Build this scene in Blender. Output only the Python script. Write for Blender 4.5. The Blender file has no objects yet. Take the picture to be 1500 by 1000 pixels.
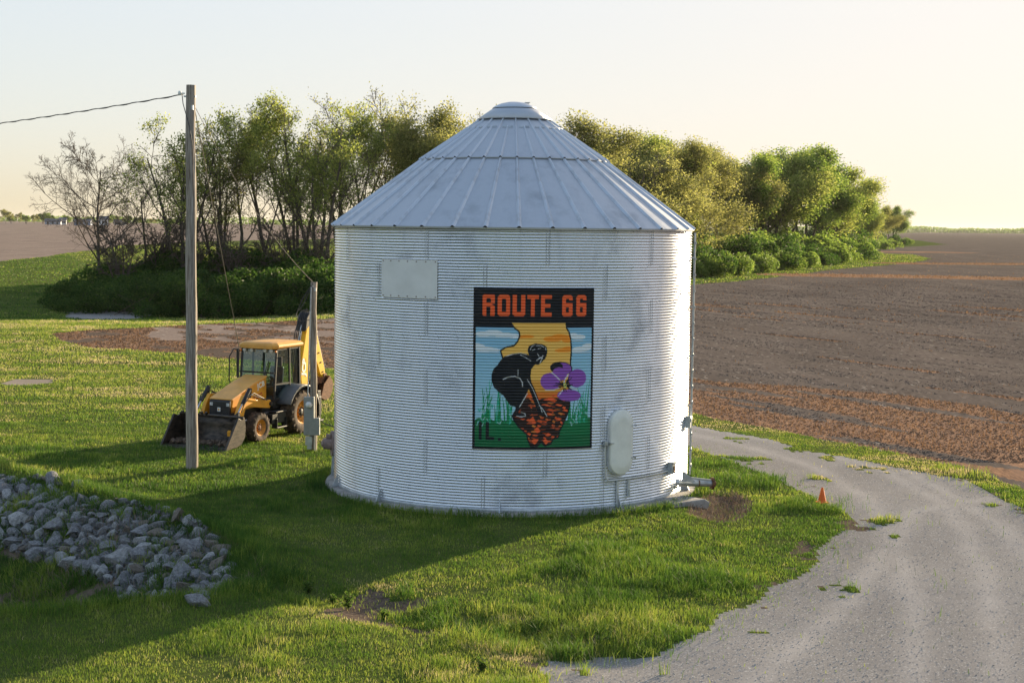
import bpy, math, random
import numpy as np
from mathutils import Vector, Matrix, Euler
R = math.radians
random.seed(7); rng = np.random.default_rng(11)
sc = bpy.context.scene
COL = sc.collection

# ---------------------------------------------------------------- camera
FPX, HC = 2150.0, 6.66
cam_d = bpy.data.cameras.new("camera"); cam = bpy.data.objects.new("camera", cam_d); COL.objects.link(cam)
cam_d.sensor_width = 36; cam_d.lens = FPX / 1500 * 36; cam_d.clip_end = 20000; cam_d.clip_start = 0.5
PITCH, ROLL = math.degrees(math.atan(170 / FPX)), 0.68
camR = Matrix.Rotation(R(90 - PITCH), 3, 'X') @ Matrix.Rotation(R(ROLL), 3, 'Z')
cam.matrix_world = Matrix.Translation((0, 0, HC)) @ camR.to_4x4()
sc.camera = cam

def at(px, py, z=0.0):
    """photo pixel -> point of the ground plane z"""
    d = camR @ Vector(((px - 750) / FPX, (500 - py) / FPX, -1))
    t = (z - HC) / d.z
    return Vector((d.x * t, d.y * t, z))
def atY(px, py, Y):
    d = camR @ Vector(((px - 750) / FPX, (500 - py) / FPX, -1))
    t = Y / d.y
    return Vector((d.x * t, Y, HC + d.z * t))

# ---------------------------------------------------------------- light
SUN_AZ, SUN_EL = 37.0, 10.5
world = bpy.data.worlds.new("World"); sc.world = world; world.use_nodes = True
wt = world.node_tree; bg = wt.nodes['Background']
sky = wt.nodes.new('ShaderNodeTexSky'); sky.sky_type = 'NISHITA'; sky.sun_disc = False
sky.sun_elevation = R(SUN_EL); sky.sun_rotation = R(SUN_AZ)
sky.altitude = 200; sky.air_density = 1.0; sky.dust_density = 2.0; sky.ozone_density = 1.0
va = wt.nodes.new('ShaderNodeVectorMath'); va.operation = 'ADD'; va.inputs[1].default_value = (.9, .9, .9)
vd = wt.nodes.new('ShaderNodeVectorMath'); vd.operation = 'DIVIDE'
vm = wt.nodes.new('ShaderNodeVectorMath'); vm.operation = 'MULTIPLY'; vm.inputs[1].default_value = (2.60, 2.65, 2.82)
wt.links.new(sky.outputs[0], va.inputs[0]); wt.links.new(sky.outputs[0], vd.inputs[0]); wt.links.new(va.outputs[0], vd.inputs[1]); 
vl = wt.nodes.new('ShaderNodeVectorMath'); vl.operation = 'DOT_PRODUCT'; vl.inputs[1].default_value = (.25, .60, .15)
ml0 = wt.nodes.new('ShaderNodeMath'); ml0.operation = 'ADD'; ml0.inputs[1].default_value = .9
vq = wt.nodes.new('ShaderNodeVectorMath'); vq.operation = 'DIVIDE'
wt.links.new(sky.outputs[0], vl.inputs[0]); wt.links.new(vl.outputs['Value'], ml0.inputs[0]); wt.links.new(sky.outputs[0], vq.inputs[0]); wt.links.new(ml0.outputs[0], vq.inputs[1])
vx = wt.nodes.new('ShaderNodeMix'); vx.data_type = 'VECTOR'; vx.inputs['Factor'].default_value = .26
wt.links.new(vd.outputs[0], vx.inputs['A']); wt.links.new(vq.outputs[0], vx.inputs['B']); wt.links.new(vx.outputs['Result'], vm.inputs[0])
wt.links.new(vm.outputs[0], bg.inputs[0]); bg.inputs[1].default_value = 0.135
sd = bpy.data.lights.new("sun", 'SUN'); sun = bpy.data.objects.new("sun", sd); COL.objects.link(sun)
sd.energy = 5.0; sd.angle = R(0.5); sd.color = (1.0, 0.80, 0.52)
sv = Vector((math.sin(R(SUN_AZ)) * math.cos(R(SUN_EL)), math.cos(R(SUN_AZ)) * math.cos(R(SUN_EL)), math.sin(R(SUN_EL))))
sun.rotation_mode = 'QUATERNION'; sun.rotation_quaternion = sv.to_track_quat('Z', 'Y')
sc.view_settings.view_transform = 'Standard'; sc.view_settings.look = 'None'
sc.view_settings.gamma = 1; sc.view_settings.exposure = 1.5
sc.cycles.max_bounces = 6; sc.cycles.transparent_max_bounces = 8
sc.cycles.volume_bounces = 0

# ---------------------------------------------------------------- materials
def mat(name, col=(.5, .5, .5), rough=.7, metal=0., var=.15, scale=4., col2=None, bump=0., bscale=None, detail=6., spec=.4, lo=.35, hi=.65, stretch=(1, 1, 1), transl=0.):
    m = bpy.data.materials.new(name); m.use_nodes = True
    nt = m.node_tree; N = nt.nodes; L = nt.links
    b = N['Principled BSDF']
    b.inputs['Roughness'].default_value = rough; b.inputs['Metallic'].default_value = metal
    b.inputs['Specular IOR Level'].default_value = spec
    tc = N.new('ShaderNodeTexCoord'); mp = N.new('ShaderNodeMapping'); mp.inputs['Scale'].default_value = stretch
    L.new(tc.outputs['Object'], mp.inputs[0])
    ns = N.new('ShaderNodeTexNoise'); ns.inputs['Scale'].default_value = scale; ns.inputs['Detail'].default_value = detail
    ns.inputs['Roughness'].default_value = .65
    L.new(mp.outputs[0], ns.inputs['Vector'])
    cr = N.new('ShaderNodeValToRGB'); L.new(ns.outputs[0], cr.inputs[0])
    if col2 is None: col2 = tuple(min(1, c * (1 + var)) for c in col); col = tuple(c * (1 - var) for c in col)
    cr.color_ramp.elements[0].position = lo; cr.color_ramp.elements[0].color = (*col, 1)
    cr.color_ramp.elements[1].position = hi; cr.color_ramp.elements[1].color = (*col2, 1)
    L.new(cr.outputs[0], b.inputs['Base Color'])
    if bump > 0:
        n2 = N.new('ShaderNodeTexNoise'); n2.inputs['Scale'].default_value = bscale or scale * 4; n2.inputs['Detail'].default_value = 8
        L.new(mp.outputs[0], n2.inputs['Vector'])
        bp = N.new('ShaderNodeBump'); bp.inputs['Strength'].default_value = 1; bp.inputs['Distance'].default_value = bump
        L.new(n2.outputs[0], bp.inputs['Height']); L.new(bp.outputs[0], b.inputs['Normal'])
    if transl > 0:
        tr = N.new('ShaderNodeBsdfTranslucent'); L.new(cr.outputs[0], tr.inputs[0])
        mx = N.new('ShaderNodeMixShader'); mx.inputs[0].default_value = transl
        L.new(b.outputs[0], mx.inputs[1]); L.new(tr.outputs[0], mx.inputs[2])
        L.new(mx.outputs[0], N['Material Output'].inputs[0])
    m['cr'] = cr.name
    return m

def attr_mat(name, ramp, rough=.8, transl=.35, attr='tint', var=.25, spec=.25):
    """colour from a per-blade 'tint' value through a ramp"""
    m = bpy.data.materials.new(name); m.use_nodes = True
    nt = m.node_tree; N = nt.nodes; L = nt.links; b = N['Principled BSDF']
    b.inputs['Roughness'].default_value = rough; b.inputs['Specular IOR Level'].default_value = spec
    a = N.new('ShaderNodeAttribute'); a.attribute_name = attr
    cr = N.new('ShaderNodeValToRGB'); L.new(a.outputs['Fac'], cr.inputs[0])
    el = cr.color_ramp.elements
    el[0].position = ramp[0][0]; el[0].color = (*ramp[0][1], 1)
    el[1].position = ramp[-1][0]; el[1].color = (*ramp[-1][1], 1)
    for p, c in ramp[1:-1]:
        e = el.new(p); e.color = (*c, 1)
    L.new(cr.outputs[0], b.inputs['Base Color'])
    tr = N.new('ShaderNodeBsdfTranslucent'); L.new(cr.outputs[0], tr.inputs[0])
    mx = N.new('ShaderNodeMixShader'); mx.inputs[0].default_value = transl
    L.new(b.outputs[0], mx.inputs[1]); L.new(tr.outputs[0], mx.inputs[2])
    L.new(mx.outputs[0], N['Material Output'].inputs[0])
    return m

def glass_mat():
    m = bpy.data.materials.new('cab_glass'); m.use_nodes = True
    nt = m.node_tree; N = nt.nodes; L = nt.links
    gl = N.new('ShaderNodeBsdfGlossy'); gl.inputs['Roughness'].default_value = .03
    gl.inputs['Color'].default_value = (.8, .95, 1, 1)
    t = N.new('ShaderNodeBsdfTransparent'); t.inputs[0].default_value = (.50, .62, .64, 1)
    fr = N.new('ShaderNodeFresnel'); fr.inputs[0].default_value = 1.75
    mx = N.new('ShaderNodeMixShader'); L.new(fr.outputs[0], mx.inputs[0]); L.new(t.outputs[0], mx.inputs[1]); L.new(gl.outputs[0], mx.inputs[2])
    L.new(mx.outputs[0], N['Material Output'].inputs[0]); return m

def galvanised(name, base=(.62, .65, .70), dark=(.34, .37, .42), rough=.42, metal=.75, vert=.4, bump=0.):
    """weathered zinc: spangle, soft vertical run-off streaks and dark smudges"""
    m = bpy.data.materials.new(name); m.use_nodes = True
    nt = m.node_tree; N = nt.nodes; L = nt.links; b = N['Principled BSDF']
    tc = N.new('ShaderNodeTexCoord')
    def noise(scale, st, det=6, rgh=.6):
        mp = N.new('ShaderNodeMapping'); mp.inputs['Scale'].default_value = st; L.new(tc.outputs['Object'], mp.inputs[0])
        n = N.new('ShaderNodeTexNoise'); n.inputs['Scale'].default_value = scale; n.inputs['Detail'].default_value = det; n.inputs['Roughness'].default_value = rgh
        L.new(mp.outputs[0], n.inputs['Vector']); return n
    def ramp(n, lo, hi, c0=(0, 0, 0), c1=(1, 1, 1)):
        r = N.new('ShaderNodeValToRGB'); L.new(n.outputs[0], r.inputs[0])
        r.color_ramp.elements[0].position = lo; r.color_ramp.elements[1].position = hi
        r.color_ramp.elements[0].color = (*c0, 1); r.color_ramp.elements[1].color = (*c1, 1); return r
    streak = ramp(noise(2.2, (1, 1, .22), 7, .7), .52, .72)
    smudge = ramp(noise(.75, (1, 1, 1.3), 8, .62), .54, .70)
    fine = ramp(noise(14, (1, 1, 2.5), 5), .3, .75)
    add = N.new('ShaderNodeMath'); add.operation = 'MULTIPLY_ADD'
    L.new(streak.outputs[0], add.inputs[0]); add.inputs[1].default_value = vert
    mul = N.new('ShaderNodeMath'); mul.operation = 'MULTIPLY'; mul.inputs[1].default_value = .75
    L.new(smudge.outputs[0], mul.inputs[0]); L.new(mul.outputs[0], add.inputs[2])
    f2 = N.new('ShaderNodeMath'); f2.operation = 'MULTIPLY'; f2.use_clamp = True
    L.new(add.outputs[0], f2.inputs[0])
    f3 = N.new('ShaderNodeMath'); f3.operation = 'MULTIPLY_ADD'; f3.inputs[1].default_value = .5; f3.inputs[2].default_value = .5
    L.new(fine.outputs[0], f3.inputs[0]); L.new(f3.outputs[0], f2.inputs[1])
    mx = N.new('ShaderNodeMix'); mx.data_type = 'RGBA'
    mx.inputs['A'].default_value = (*base, 1); mx.inputs['B'].default_value = (*dark, 1)
    L.new(f2.outputs[0], mx.inputs['Factor']); L.new(mx.outputs['Result'], b.inputs['Base Color'])
    b.inputs['Metallic'].default_value = metal
    rr = N.new('ShaderNodeMath'); rr.operation = 'MULTIPLY_ADD'; rr.inputs[1].default_value = .25; rr.inputs[2].default_value = rough
    L.new(f2.outputs[0], rr.inputs[0]); L.new(rr.outputs[0], b.inputs['Roughness'])
    if bump:
        bp = N.new('ShaderNodeBump'); bp.inputs['Strength'].default_value = 1; bp.inputs['Distance'].default_value = bump
        L.new(noise(1.7, (1, 1, 1), 3).outputs[0], bp.inputs['Height']); L.new(bp.outputs[0], b.inputs['Normal'])
    return m

M = {}
M['bin'] = galvanised('galvanised_wall', (.73, .75, .78), (.33, .35, .39), rough=.2, metal=.9)
M['roof'] = galvanised('galvanised_roof', (.46, .49, .54), (.26, .28, .32), .45, .6, .3, .02)
M['rib'] = galvanised('galvanised_rib', (.52, .56, .62), (.25, .22, .20), .42, .6, .6)
M['zinc'] = mat('zinc_fitting', (.42, .45, .48), .45, .7, .2, 6)
M['zincl'] = mat('zinc_frame', (.60, .62, .64), .45, .6, .1, 6)
M['dark'] = mat('dark_gap', (.02, .02, .022), .9, 0, .2)
M['panel'] = mat('blank_sheet', (.70, .71, .70), .45, .0, .06, 1.5, bump=.02, bscale=1.6)
M['doorp'] = mat('door_paint', (.74, .74, .69), .5, .0, .07, 3, bump=.004, bscale=4)
M['concrete'] = mat('concrete', (.30, .28, .26), .9, 0, .25, 5, bump=.01)
M['rust'] = mat('rusty_steel', (.16, .08, .045), .8, .3, .5, 12)
M['wood'] = mat('weathered_wood', (.13, .10, .075), .85, 0, 0, 9, col2=(.42, .37, .32), stretch=(3, 3, .15), bump=.01, bscale=14)
M['yellow'] = mat('machine_yellow', (.66, .30, .022), .42, 0, .13, 2.5)
M['yellowb'] = mat('backhoe_yellow', (.80, .46, .02), .42, 0, .12, 3)
M['roofy'] = mat('cab_roof_orange', (.66, .33, .07), .5, 0, .12, 2)
M['black'] = mat('machine_black', (.018, .018, .019), .5, 0, .3, 5)
M['grey'] = mat('mudguard_grey', (.085, .09, .10), .5, 0, .15, 5)
M['bucket'] = mat('worn_bucket_steel', (.012, .011, .010), .45, .3, 0, 4, col2=(.085, .065, .05), stretch=(1, 1, 3))
M['tyre'] = mat('dusty_tyre', (.022, .018, .015), .9, 0, 0, 7, col2=(.16, .11, .075), lo=.35, hi=.75)
M['rim'] = mat('wheel_rim', (.50, .22, .03), .6, 0, .3, 10)
M['steel'] = mat('ram_steel', (.5, .5, .5), .25, .9, .1)
M['hose'] = mat('hose_rubber', (.02, .02, .02), .5)
M['white'] = mat('white_lettering', (.75, .75, .72), .6, 0, .08, 8)
M['red'] = mat('red_lettering', (.35, .03, .02), .6, 0, .08, 8)
M['lamp'] = mat('lamp_lens', (.6, .62, .62), .15, 0, .1)
M['amber'] = mat('amber_lens', (.7, .18, .01), .3, 0, .1)
M['glass'] = glass_mat()
M['boxgrey'] = mat('meter_box_grey', (.26, .28, .28), .5, .2, .12, 6)
M['cone'] = mat('cone_orange', (.75, .13, .015), .55, 0, .1, 6)
M['fan'] = mat('fan_housing', (.27, .20, .18), .6, .2, .25, 8)
M['wire'] = mat('wire', (.13, .12, .11), .6, .3, .1)
M['cable'] = mat('cable', (.05, .05, .055), .6, 0, .1)
M['bark'] = mat('bark', (.05, .04, .032), .95, 0, 0, 6, col2=(.15, .12, .095), stretch=(1, 1, .3))
M['barkp'] = mat('pale_bark', (.10, .085, .07), .95, 0, 0, 6, col2=(.22, .19, .16), stretch=(1, 1, .3))
M['twig'] = mat('twigs', (.055, .042, .03), .95, 0, 0, 3, col2=(.13, .10, .07))

# ---------------------------------------------------------------- helpers
def tag(o, label=None, cat=None, group=None, kind=None):
    if label: o['label'] = label
    if cat: o['category'] = cat
    if group: o['group'] = group
    if kind: o['kind'] = kind
    return o
def empty(name, loc=(0, 0, 0), rz=0.):
    o = bpy.data.objects.new(name, None); COL.objects.link(o); o.location = loc; o.rotation_euler = (0, 0, rz)
    o.empty_display_size = .2
    return o
def npmesh(name, V, F, mats, parent=None, smooth=False, mi=None, tint=None):
    """V (n,3) array, F (m,k) array with k = 3 or 4"""
    me = bpy.data.meshes.new(name); V = np.asarray(V, np.float32); F = np.asarray(F, np.int32)
    n, m, k = len(V), len(F), F.shape[1]
    me.vertices.add(n); me.vertices.foreach_set('co', V.ravel())
    me.loops.add(m * k); me.loops.foreach_set('vertex_index', F.ravel())
    me.polygons.add(m); me.polygons.foreach_set('loop_start', np.arange(0, m * k, k, dtype=np.int32))
    me.polygons.foreach_set('loop_total', np.full(m, k, np.int32))
    me.polygons.foreach_set('use_smooth', np.full(m, smooth, bool))
    if not isinstance(mats, (list, tuple)): mats = [mats]
    for x in mats: me.materials.append(x)
    if mi is not None: me.polygons.foreach_set('material_index', np.asarray(mi, np.int32))
    if tint is not None:
        a = me.attributes.new('tint', 'FLOAT', 'POINT'); a.data.foreach_set('value', np.asarray(tint, np.float32))
    me.update(calc_edges=True)
    o = bpy.data.objects.new(name, me); COL.objects.link(o)
    if parent: o.parent = parent
    return o

class MB:
    def __init__(s): s.v = []; s.f = []; s.m = []; s.sm = []
    def add(s, vs, fs, mi=0, smooth=False):
        b = len(s.v); s.v += [tuple(v) for v in vs]; s.f += [tuple(b + i for i in f) for f in fs]; s.m += [mi] * len(fs); s.sm += [smooth] * len(fs); return s
    def box(s, c, d, rot=None, mi=0, taper=1.):
        hx, hy, hz = d[0] / 2, d[1] / 2, d[2] / 2
        vs = [Vector((sx * hx * (taper if sz > 0 else 1), sy * hy * (taper if sz > 0 else 1), sz * hz)) for sz in (-1, 1) for sx, sy in ((-1, -1), (1, -1), (1, 1), (-1, 1))]
        if rot is not None: vs = [(Euler(rot).to_matrix() if not isinstance(rot, Matrix) else rot) @ v for v in vs]
        vs = [v + Vector(c) for v in vs]
        return s.add(vs, [(3, 2, 1, 0), (4, 5, 6, 7), (0, 1, 5, 4), (1, 2, 6, 5), (2, 3, 7, 6), (3, 0, 4, 7)], mi)
    def beam(s, a, b, w, h, mi=0, up=(0, 0, 1)):
        a = Vector(a); b = Vector(b); d = (b - a); L = d.length; d.normalize()
        u = Vector(up); sd = d.cross(u)
        if sd.length < 1e-4: sd = d.cross(Vector((0, 1, 0)))
        sd.normalize(); u = sd.cross(d)
        Mx = Matrix((d, sd, u)).transposed()
        return s.box((a + b) / 2, (L, w, h), Mx, mi)
    def tube(s, pts, r, n=8, mi=0, cap=True):
        pts = [Vector(p) for p in pts]
        rs = r if isinstance(r, (list, tuple)) else [r] * len(pts)
        vs = []; fs = []
        pu = None
        for i, p in enumerate(pts):
            t = (pts[min(i + 1, len(pts) - 1)] - pts[max(i - 1, 0)]).normalized()
            if pu is None:
                pu = t.orthogonal().normalized()
            else:
                pu = (pu - t * pu.dot(t)).normalized()
            w = t.cross(pu)
            for k in range(n):
                a = 2 * math.pi * k / n
                vs.append(p + (pu * math.cos(a) + w * math.sin(a)) * rs[i])
        for i in range(len(pts) - 1):
            for k in range(n):
                fs.append((i * n + k, i * n + (k + 1) % n, (i + 1) * n + (k + 1) % n, (i + 1) * n + k))
        s.add(vs, fs, mi, True)
        if cap:
            s.add(vs[:n], [tuple(range(n - 1, -1, -1))], mi); s.add(vs[-n:], [tuple(range(n))], mi)
        return s
    def lathe(s, prof, axis='z', c=(0, 0, 0), n=32, mi=0, a0=0., a1=2 * math.pi, smooth=True):
        full = abs(a1 - a0 - 2 * math.pi) < 1e-6; m = n if full else n + 1
        vs = []
        for k in range(m):
            a = a0 + (a1 - a0) * k / n
            for r, h in prof:
                if axis == 'z': v = (r * math.cos(a), r * math.sin(a), h)
                elif axis == 'y': v = (r * math.cos(a), h, r * math.sin(a))
                else: v = (h, r * math.cos(a), r * math.sin(a))
                vs.append(Vector(v) + Vector(c))
        P = len(prof); fs = []
        for k in range(n):
            k2 = (k + 1) % m
            for j in range(P - 1):
                fs.append((k * P + j, k2 * P + j, k2 * P + j + 1, k * P + j + 1))
        return s.add(vs, fs, mi, smooth)
    def prism(s, prof, y0, y1, mi=0, ax='y', taper=None):
        """profile of (x, z) extruded along y"""
        def pt(p, y):
            return (p[0], y, p[1]) if ax == 'y' else ((y, p[0], p[1]) if ax == 'x' else (p[0], p[1], y))
        n = len(prof); p2 = taper or prof
        vs = [pt(p, y0) for p in prof] + [pt(p, y1) for p in p2]
        fs = [tuple(range(n)), tuple(range(2 * n - 1, n - 1, -1))] + [(i, n + i, n + (i + 1) % n, (i + 1) % n) for i in range(n)]
        return s.add(vs, fs, mi)
    def build(s, name, mats, parent=None, bevel=0., solid=0.):
        me = bpy.data.meshes.new(name); me.from_pydata([tuple(v) for v in s.v], [], s.f)
        if not isinstance(mats, (list, tuple)): mats = [mats]
        for x in mats: me.materials.append(x)
        me.polygons.foreach_set('material_index', s.m); me.polygons.foreach_set('use_smooth', s.sm)
        me.update()
        o = bpy.data.objects.new(name, me); COL.objects.link(o)
        if parent: o.parent = parent
        if solid:
            md = o.modifiers.new('solid', 'SOLIDIFY'); md.thickness = solid; md.offset = 0
        if bevel:
            md = o.modifiers.new('bevel', 'BEVEL'); md.width = bevel; md.segments = 2; md.limit_method = 'ANGLE'; md.angle_limit = R(40)
        return o
def copy_obj(o, parent=None):
    c = o.copy(); COL.objects.link(c)
    if parent is not None: c.parent = parent
    return c
def copy_tree(o, parent=None):
    c = copy_obj(o, parent)
    for ch in list(o.children): copy_tree(ch, c)
    return c
def text_part(name, txt, size, depth, m, parent, mtx, bold=.0, shear=0., sx=1., space=1.):
    cu = bpy.data.curves.new(name, 'FONT'); cu.body = txt; cu.size = size; cu.extrude = depth; cu.offset = bold; cu.shear = shear
    cu.space_character = space; cu.align_x = 'CENTER'; cu.align_y = 'CENTER'
    t = bpy.data.objects.new(name, cu); COL.objects.link(t)
    bpy.context.view_layer.update()
    me = bpy.data.meshes.new_from_object(t.evaluated_get(bpy.context.evaluated_depsgraph_get()))
    COL.objects.unlink(t); bpy.data.objects.remove(t)
    me.name = name; me.materials.clear(); me.materials.append(m)
    o = bpy.data.objects.new(name, me); COL.objects.link(o); o.parent = parent
    me.transform(Matrix.Diagonal((sx, 1, 1, 1))); o.matrix_local = mtx
    return o

def _h(i, j, seed):
    n = (i.astype(np.int64) * 374761393 + j.astype(np.int64) * 668265263 + seed * 974711) & 0x7fffffff
    n = ((n ^ (n >> 13)) * 1274126177) & 0x7fffffff
    return ((n ^ (n >> 16)) & 0xffff) / 65535.0
def vnoise(x, y, seed=0):
    xi = np.floor(x); yi = np.floor(y); fx = x - xi; fy = y - yi
    fx = fx * fx * (3 - 2 * fx); fy = fy * fy * (3 - 2 * fy)
    a = _h(xi, yi, seed); b = _h(xi + 1, yi, seed); c = _h(xi, yi + 1, seed); d = _h(xi + 1, yi + 1, seed)
    return (a * (1 - fx) + b * fx) * (1 - fy) + (c * (1 - fx) + d * fx) * fy
def fbm(x, y, seed=0, oct=4):
    s = 0; a = .5; t = 0
    for o in range(oct):
        s = s + a * vnoise(x * 2 ** o, y * 2 ** o, seed + o * 17); t += a; a *= .5
    return s / t          # 0..1
def sstep(a, b, x):
    t = np.clip((x - a) / (b - a), 0, 1); return t * t * (3 - 2 * t)
def inpoly(x, y, P):
    ins = np.zeros(x.shape, bool); n = len(P); j = n - 1
    for i in range(n):
        xi, yi = P[i]; xj, yj = P[j]
        c = ((yi > y) != (yj > y)) & (x < (xj - xi) * (y - yi) / (yj - yi + 1e-12) + xi)
        ins ^= c; j = i
    return ins
def pdist(x, y, P, closed=True):
    d = np.full(x.shape, 1e9); n = len(P)
    for i in range(n if closed else n - 1):
        ax, ay = P[i]; bx, by = P[(i + 1) % n]
        vx, vy = bx - ax, by - ay; t = np.clip(((x - ax) * vx + (y - ay) * vy) / (vx * vx + vy * vy + 1e-12), 0, 1)
        d = np.minimum(d, np.hypot(x - ax - t * vx, y - ay - t * vy))
    return d
def PX(*pts): return [tuple(at(*p)[:2]) for p in pts]
# ---------------------------------------------------------------- terrain
BX, BY, BR = 0.0, 38.0, 4.57            # the bin's axis and radius
DITCH = [(-45, 62), (-20, 44.5), (-13.2, 37.9), (-8.7, 33.4), (-6.3, 30.6), (-5.0, 28.6), (-4.6, 27.0), (-5.2, 25.3), (-8.2, 24.1), (-14, 23.2), (-45, 20)]
SWALE = [(-4.6, 27.0), (-2.6, 25.6), (0.4, 23.6), (1.3, 22.7)]
ROADP = PX((700, 590), (1000, 622), (1100, 638), (1200, 660), (1300, 683), (1400, 701), (1500, 742), (1640, 800), (1900, 960), (1900, 1400), (900, 1400), (800, 1040), (790, 962), (850, 955), (950, 950),
           (1030, 925), (1075, 895), (1125, 880), (1165, 848), (1200, 815), (1222, 785), (1238, 765), (1228, 745), (1200, 728), (1140, 700), (1060, 672), (1005, 655), (880, 640), (700, 620))
VERGE = PX((700, 560), (1000, 604), (1160, 632), (1250, 652), (1350, 672), (1450, 697), (1560, 735), (1700, 790), (1700, 850), (1400, 760), (1000, 640), (700, 620))
FIELD_R = PX((760, 585), (1000, 604), (1160, 632), (1250, 652), (1350, 672), (1450, 697), (1560, 735)) + [(40, 26), (400, -60), (9000, -60), (9000, 9500), (2800, 9500)] + PX((1250, 345), (1268, 352), (1345, 352), (1385, 358), (1340, 361), (1262, 364),
             (1275, 371), (1340, 373), (1368, 379), (1330, 385.5), (1250, 391), (1180, 402), (1100, 409), (1000, 418), (900, 424), (850, 470), (800, 520))
STUB = PX((900, 545), (1010, 556), (1180, 566), (1330, 580), (1520, 610), (1800, 660), (1800, 790), (1520, 708), (1350, 672), (1160, 632), (1000, 606), (900, 596))
LINES = [(PX((1180, 403), (1330, 405), (1500, 408.5), (1900, 417)), 7.), (PX((1330, 386), (1500, 387), (1900, 391)), 7.), (PX((1262, 368.5), (1375, 369.5)), 12.)]
FIELD_L = PX((-600, 430), (-200, 398), (0, 383), (100, 371), (180, 360), (300, 354), (500, 350), (900, 345)) + [(600, 6000), (-6000, 6000), (-3000, 300)]
TILL = PX((70, 489), (150, 482), (280, 473), (400, 466), (490, 461), (640, 452), (760, 470), (800, 520), (780, 560), (600, 552), (490, 541), (400, 530), (280, 519), (150, 509), (95, 500))
SAND = PX((2, 560), (30, 555), (68, 556), (72, 561), (40, 564), (10, 563))
MUD = PX((95, 448), (110, 440), (180, 438), (230, 443), (190, 450), (120, 452))
PITP = PX((1002, 752), (1012, 735), (1040, 722), (1075, 722), (1100, 732), (1098, 748), (1070, 762), (1030, 762))

def height(x, y):
    x = np.asarray(x, float); y = np.asarray(y, float)
    z = .06 * (fbm(x / 5, y / 5, 3) - .5) * sstep(16, 24, y) * (1 - sstep(80, 160, y))
    near = (np.abs(x) < 60) & (y > 10) & (y < 75)
    if near.any():
        xx, yy = x[near], y[near]
        d = pdist(xx, yy, DITCH); ins = inpoly(xx, yy, DITCH)
        dep = -1.6 * sstep(0, 1, d / 4.0) - .10 * np.clip(d, 0, .6)
        ds = pdist(xx, yy, SWALE, False)
        zz = z[near] + np.where(ins, dep, .15 * np.exp(-(d / 1.0) ** 2)) - .16 * np.exp(-(ds / 1.0) ** 2) * (1 - ins)
        zz += np.where(ins, .25 * (fbm(xx * .9, yy * .9, 8) - .5) * np.clip(d, 0, 1), 0)
        dp = pdist(xx, yy, PITP); zz -= np.where(inpoly(xx, yy, PITP), .16 * np.clip(dp / .5, 0, 1), 0)
        rb = np.hypot(xx - BX, yy - BY); zz *= sstep(4.5, 6.0, rb) * .999 + .001
        z[near] = zz
    z = z + 3.0 * sstep(300, 1500, y) * sstep(0, 200, -x)
    z = z - 1.0 * np.exp(-((y - 118) / 16) ** 2) * sstep(5, 25, -x) * (1 - sstep(100, 160, -x))
    return z
def atg(px, py):
    z = 0.
    for q in range(12): p = at(px, py, z); z = .5 * z + .5 * hz(p.x, p.y)
    return (p.x, p.y)
def hz(x, y): return float(height(np.array([x]), np.array([y]))[0])

LAWN, ROAD, FIELD, STUBBLE, SOIL, PALE, RESID = range(7)
def classify(x, y):
    a = np.clip(.010 * np.abs(y), .35, 2.2)
    s1 = np.clip(.04 * np.abs(y), 1.2, 12)
    nx = x + a * (fbm(x / s1, y / s1, 21, 5) - .5) * 2.2; ny = y + a * (fbm(x / s1, y / s1, 22, 5) - .5) * 2.2
    c = np.full(x.shape, LAWN)
    fr = inpoly(nx, ny, FIELD_R); c[fr] = FIELD
    ca_, sa_ = .515, -.857; us, vs_ = x * ca_ + y * sa_, -x * sa_ + y * ca_
    c[inpoly(nx, ny, STUB) & fr & (fbm(us * .10, vs_ * .9, 41, 5) > .44 - .10 * np.sin(1.1 * (pdist(x, y, STUB) < 2)))] = STUBBLE
    c[fr & (y > 40) & (y < 130) & (fbm(us * .06, vs_ * .7, 42, 5) > .73)] = STUBBLE
    for P, w in LINES:
        c[(pdist(x, y, P, False) < w)] = STUBBLE
    c[inpoly(nx, ny, FIELD_L) & (x < .02 * y)] = RESID
    c[inpoly(nx, ny, TILL)] = STUBBLE; c[inpoly(nx, ny, TILL) & (fbm(us * .5, vs_ * .5, 43, 4) > .56)] = SOIL
    t2 = inpoly(nx, ny, TILL) & (x > at(300, 490).x + (y - 70) * -.2) & (ny > 82); c[t2 & (fbm(us * .35, vs_ * .8, 44, 4) > .5)] = RESID
    rd = inpoly(nx, ny, ROADP); c[rd] = ROAD
    n = fbm(x * 1.3, y * 1.3, 31, 4)
    dr = pdist(x, y, ROADP)
    c[rd & (n > .68) & (dr < 1.3) & (y < 60)] = LAWN
    c[(c == LAWN) & (n > .66) & (dr < .6) & (y < 40)] = SOIL
    c[inpoly(nx, ny, MUD)] = ROAD; c[inpoly(nx, ny, SAND)] = PALE
    c[inpoly(nx, ny, PITP)] = SOIL
    ins = inpoly(x, y, DITCH); d = pdist(x, y, DITCH)
    nn = fbm(x * .8, y * .8, 33, 4)
    c[ins & (d > .25) & (nn > .60)] = SOIL
    ds = pdist(x, y, SWALE, False); c[(ds < .9) & (nn > .62) & (c == LAWN) & ~ins] = SOIL
    return c

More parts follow.
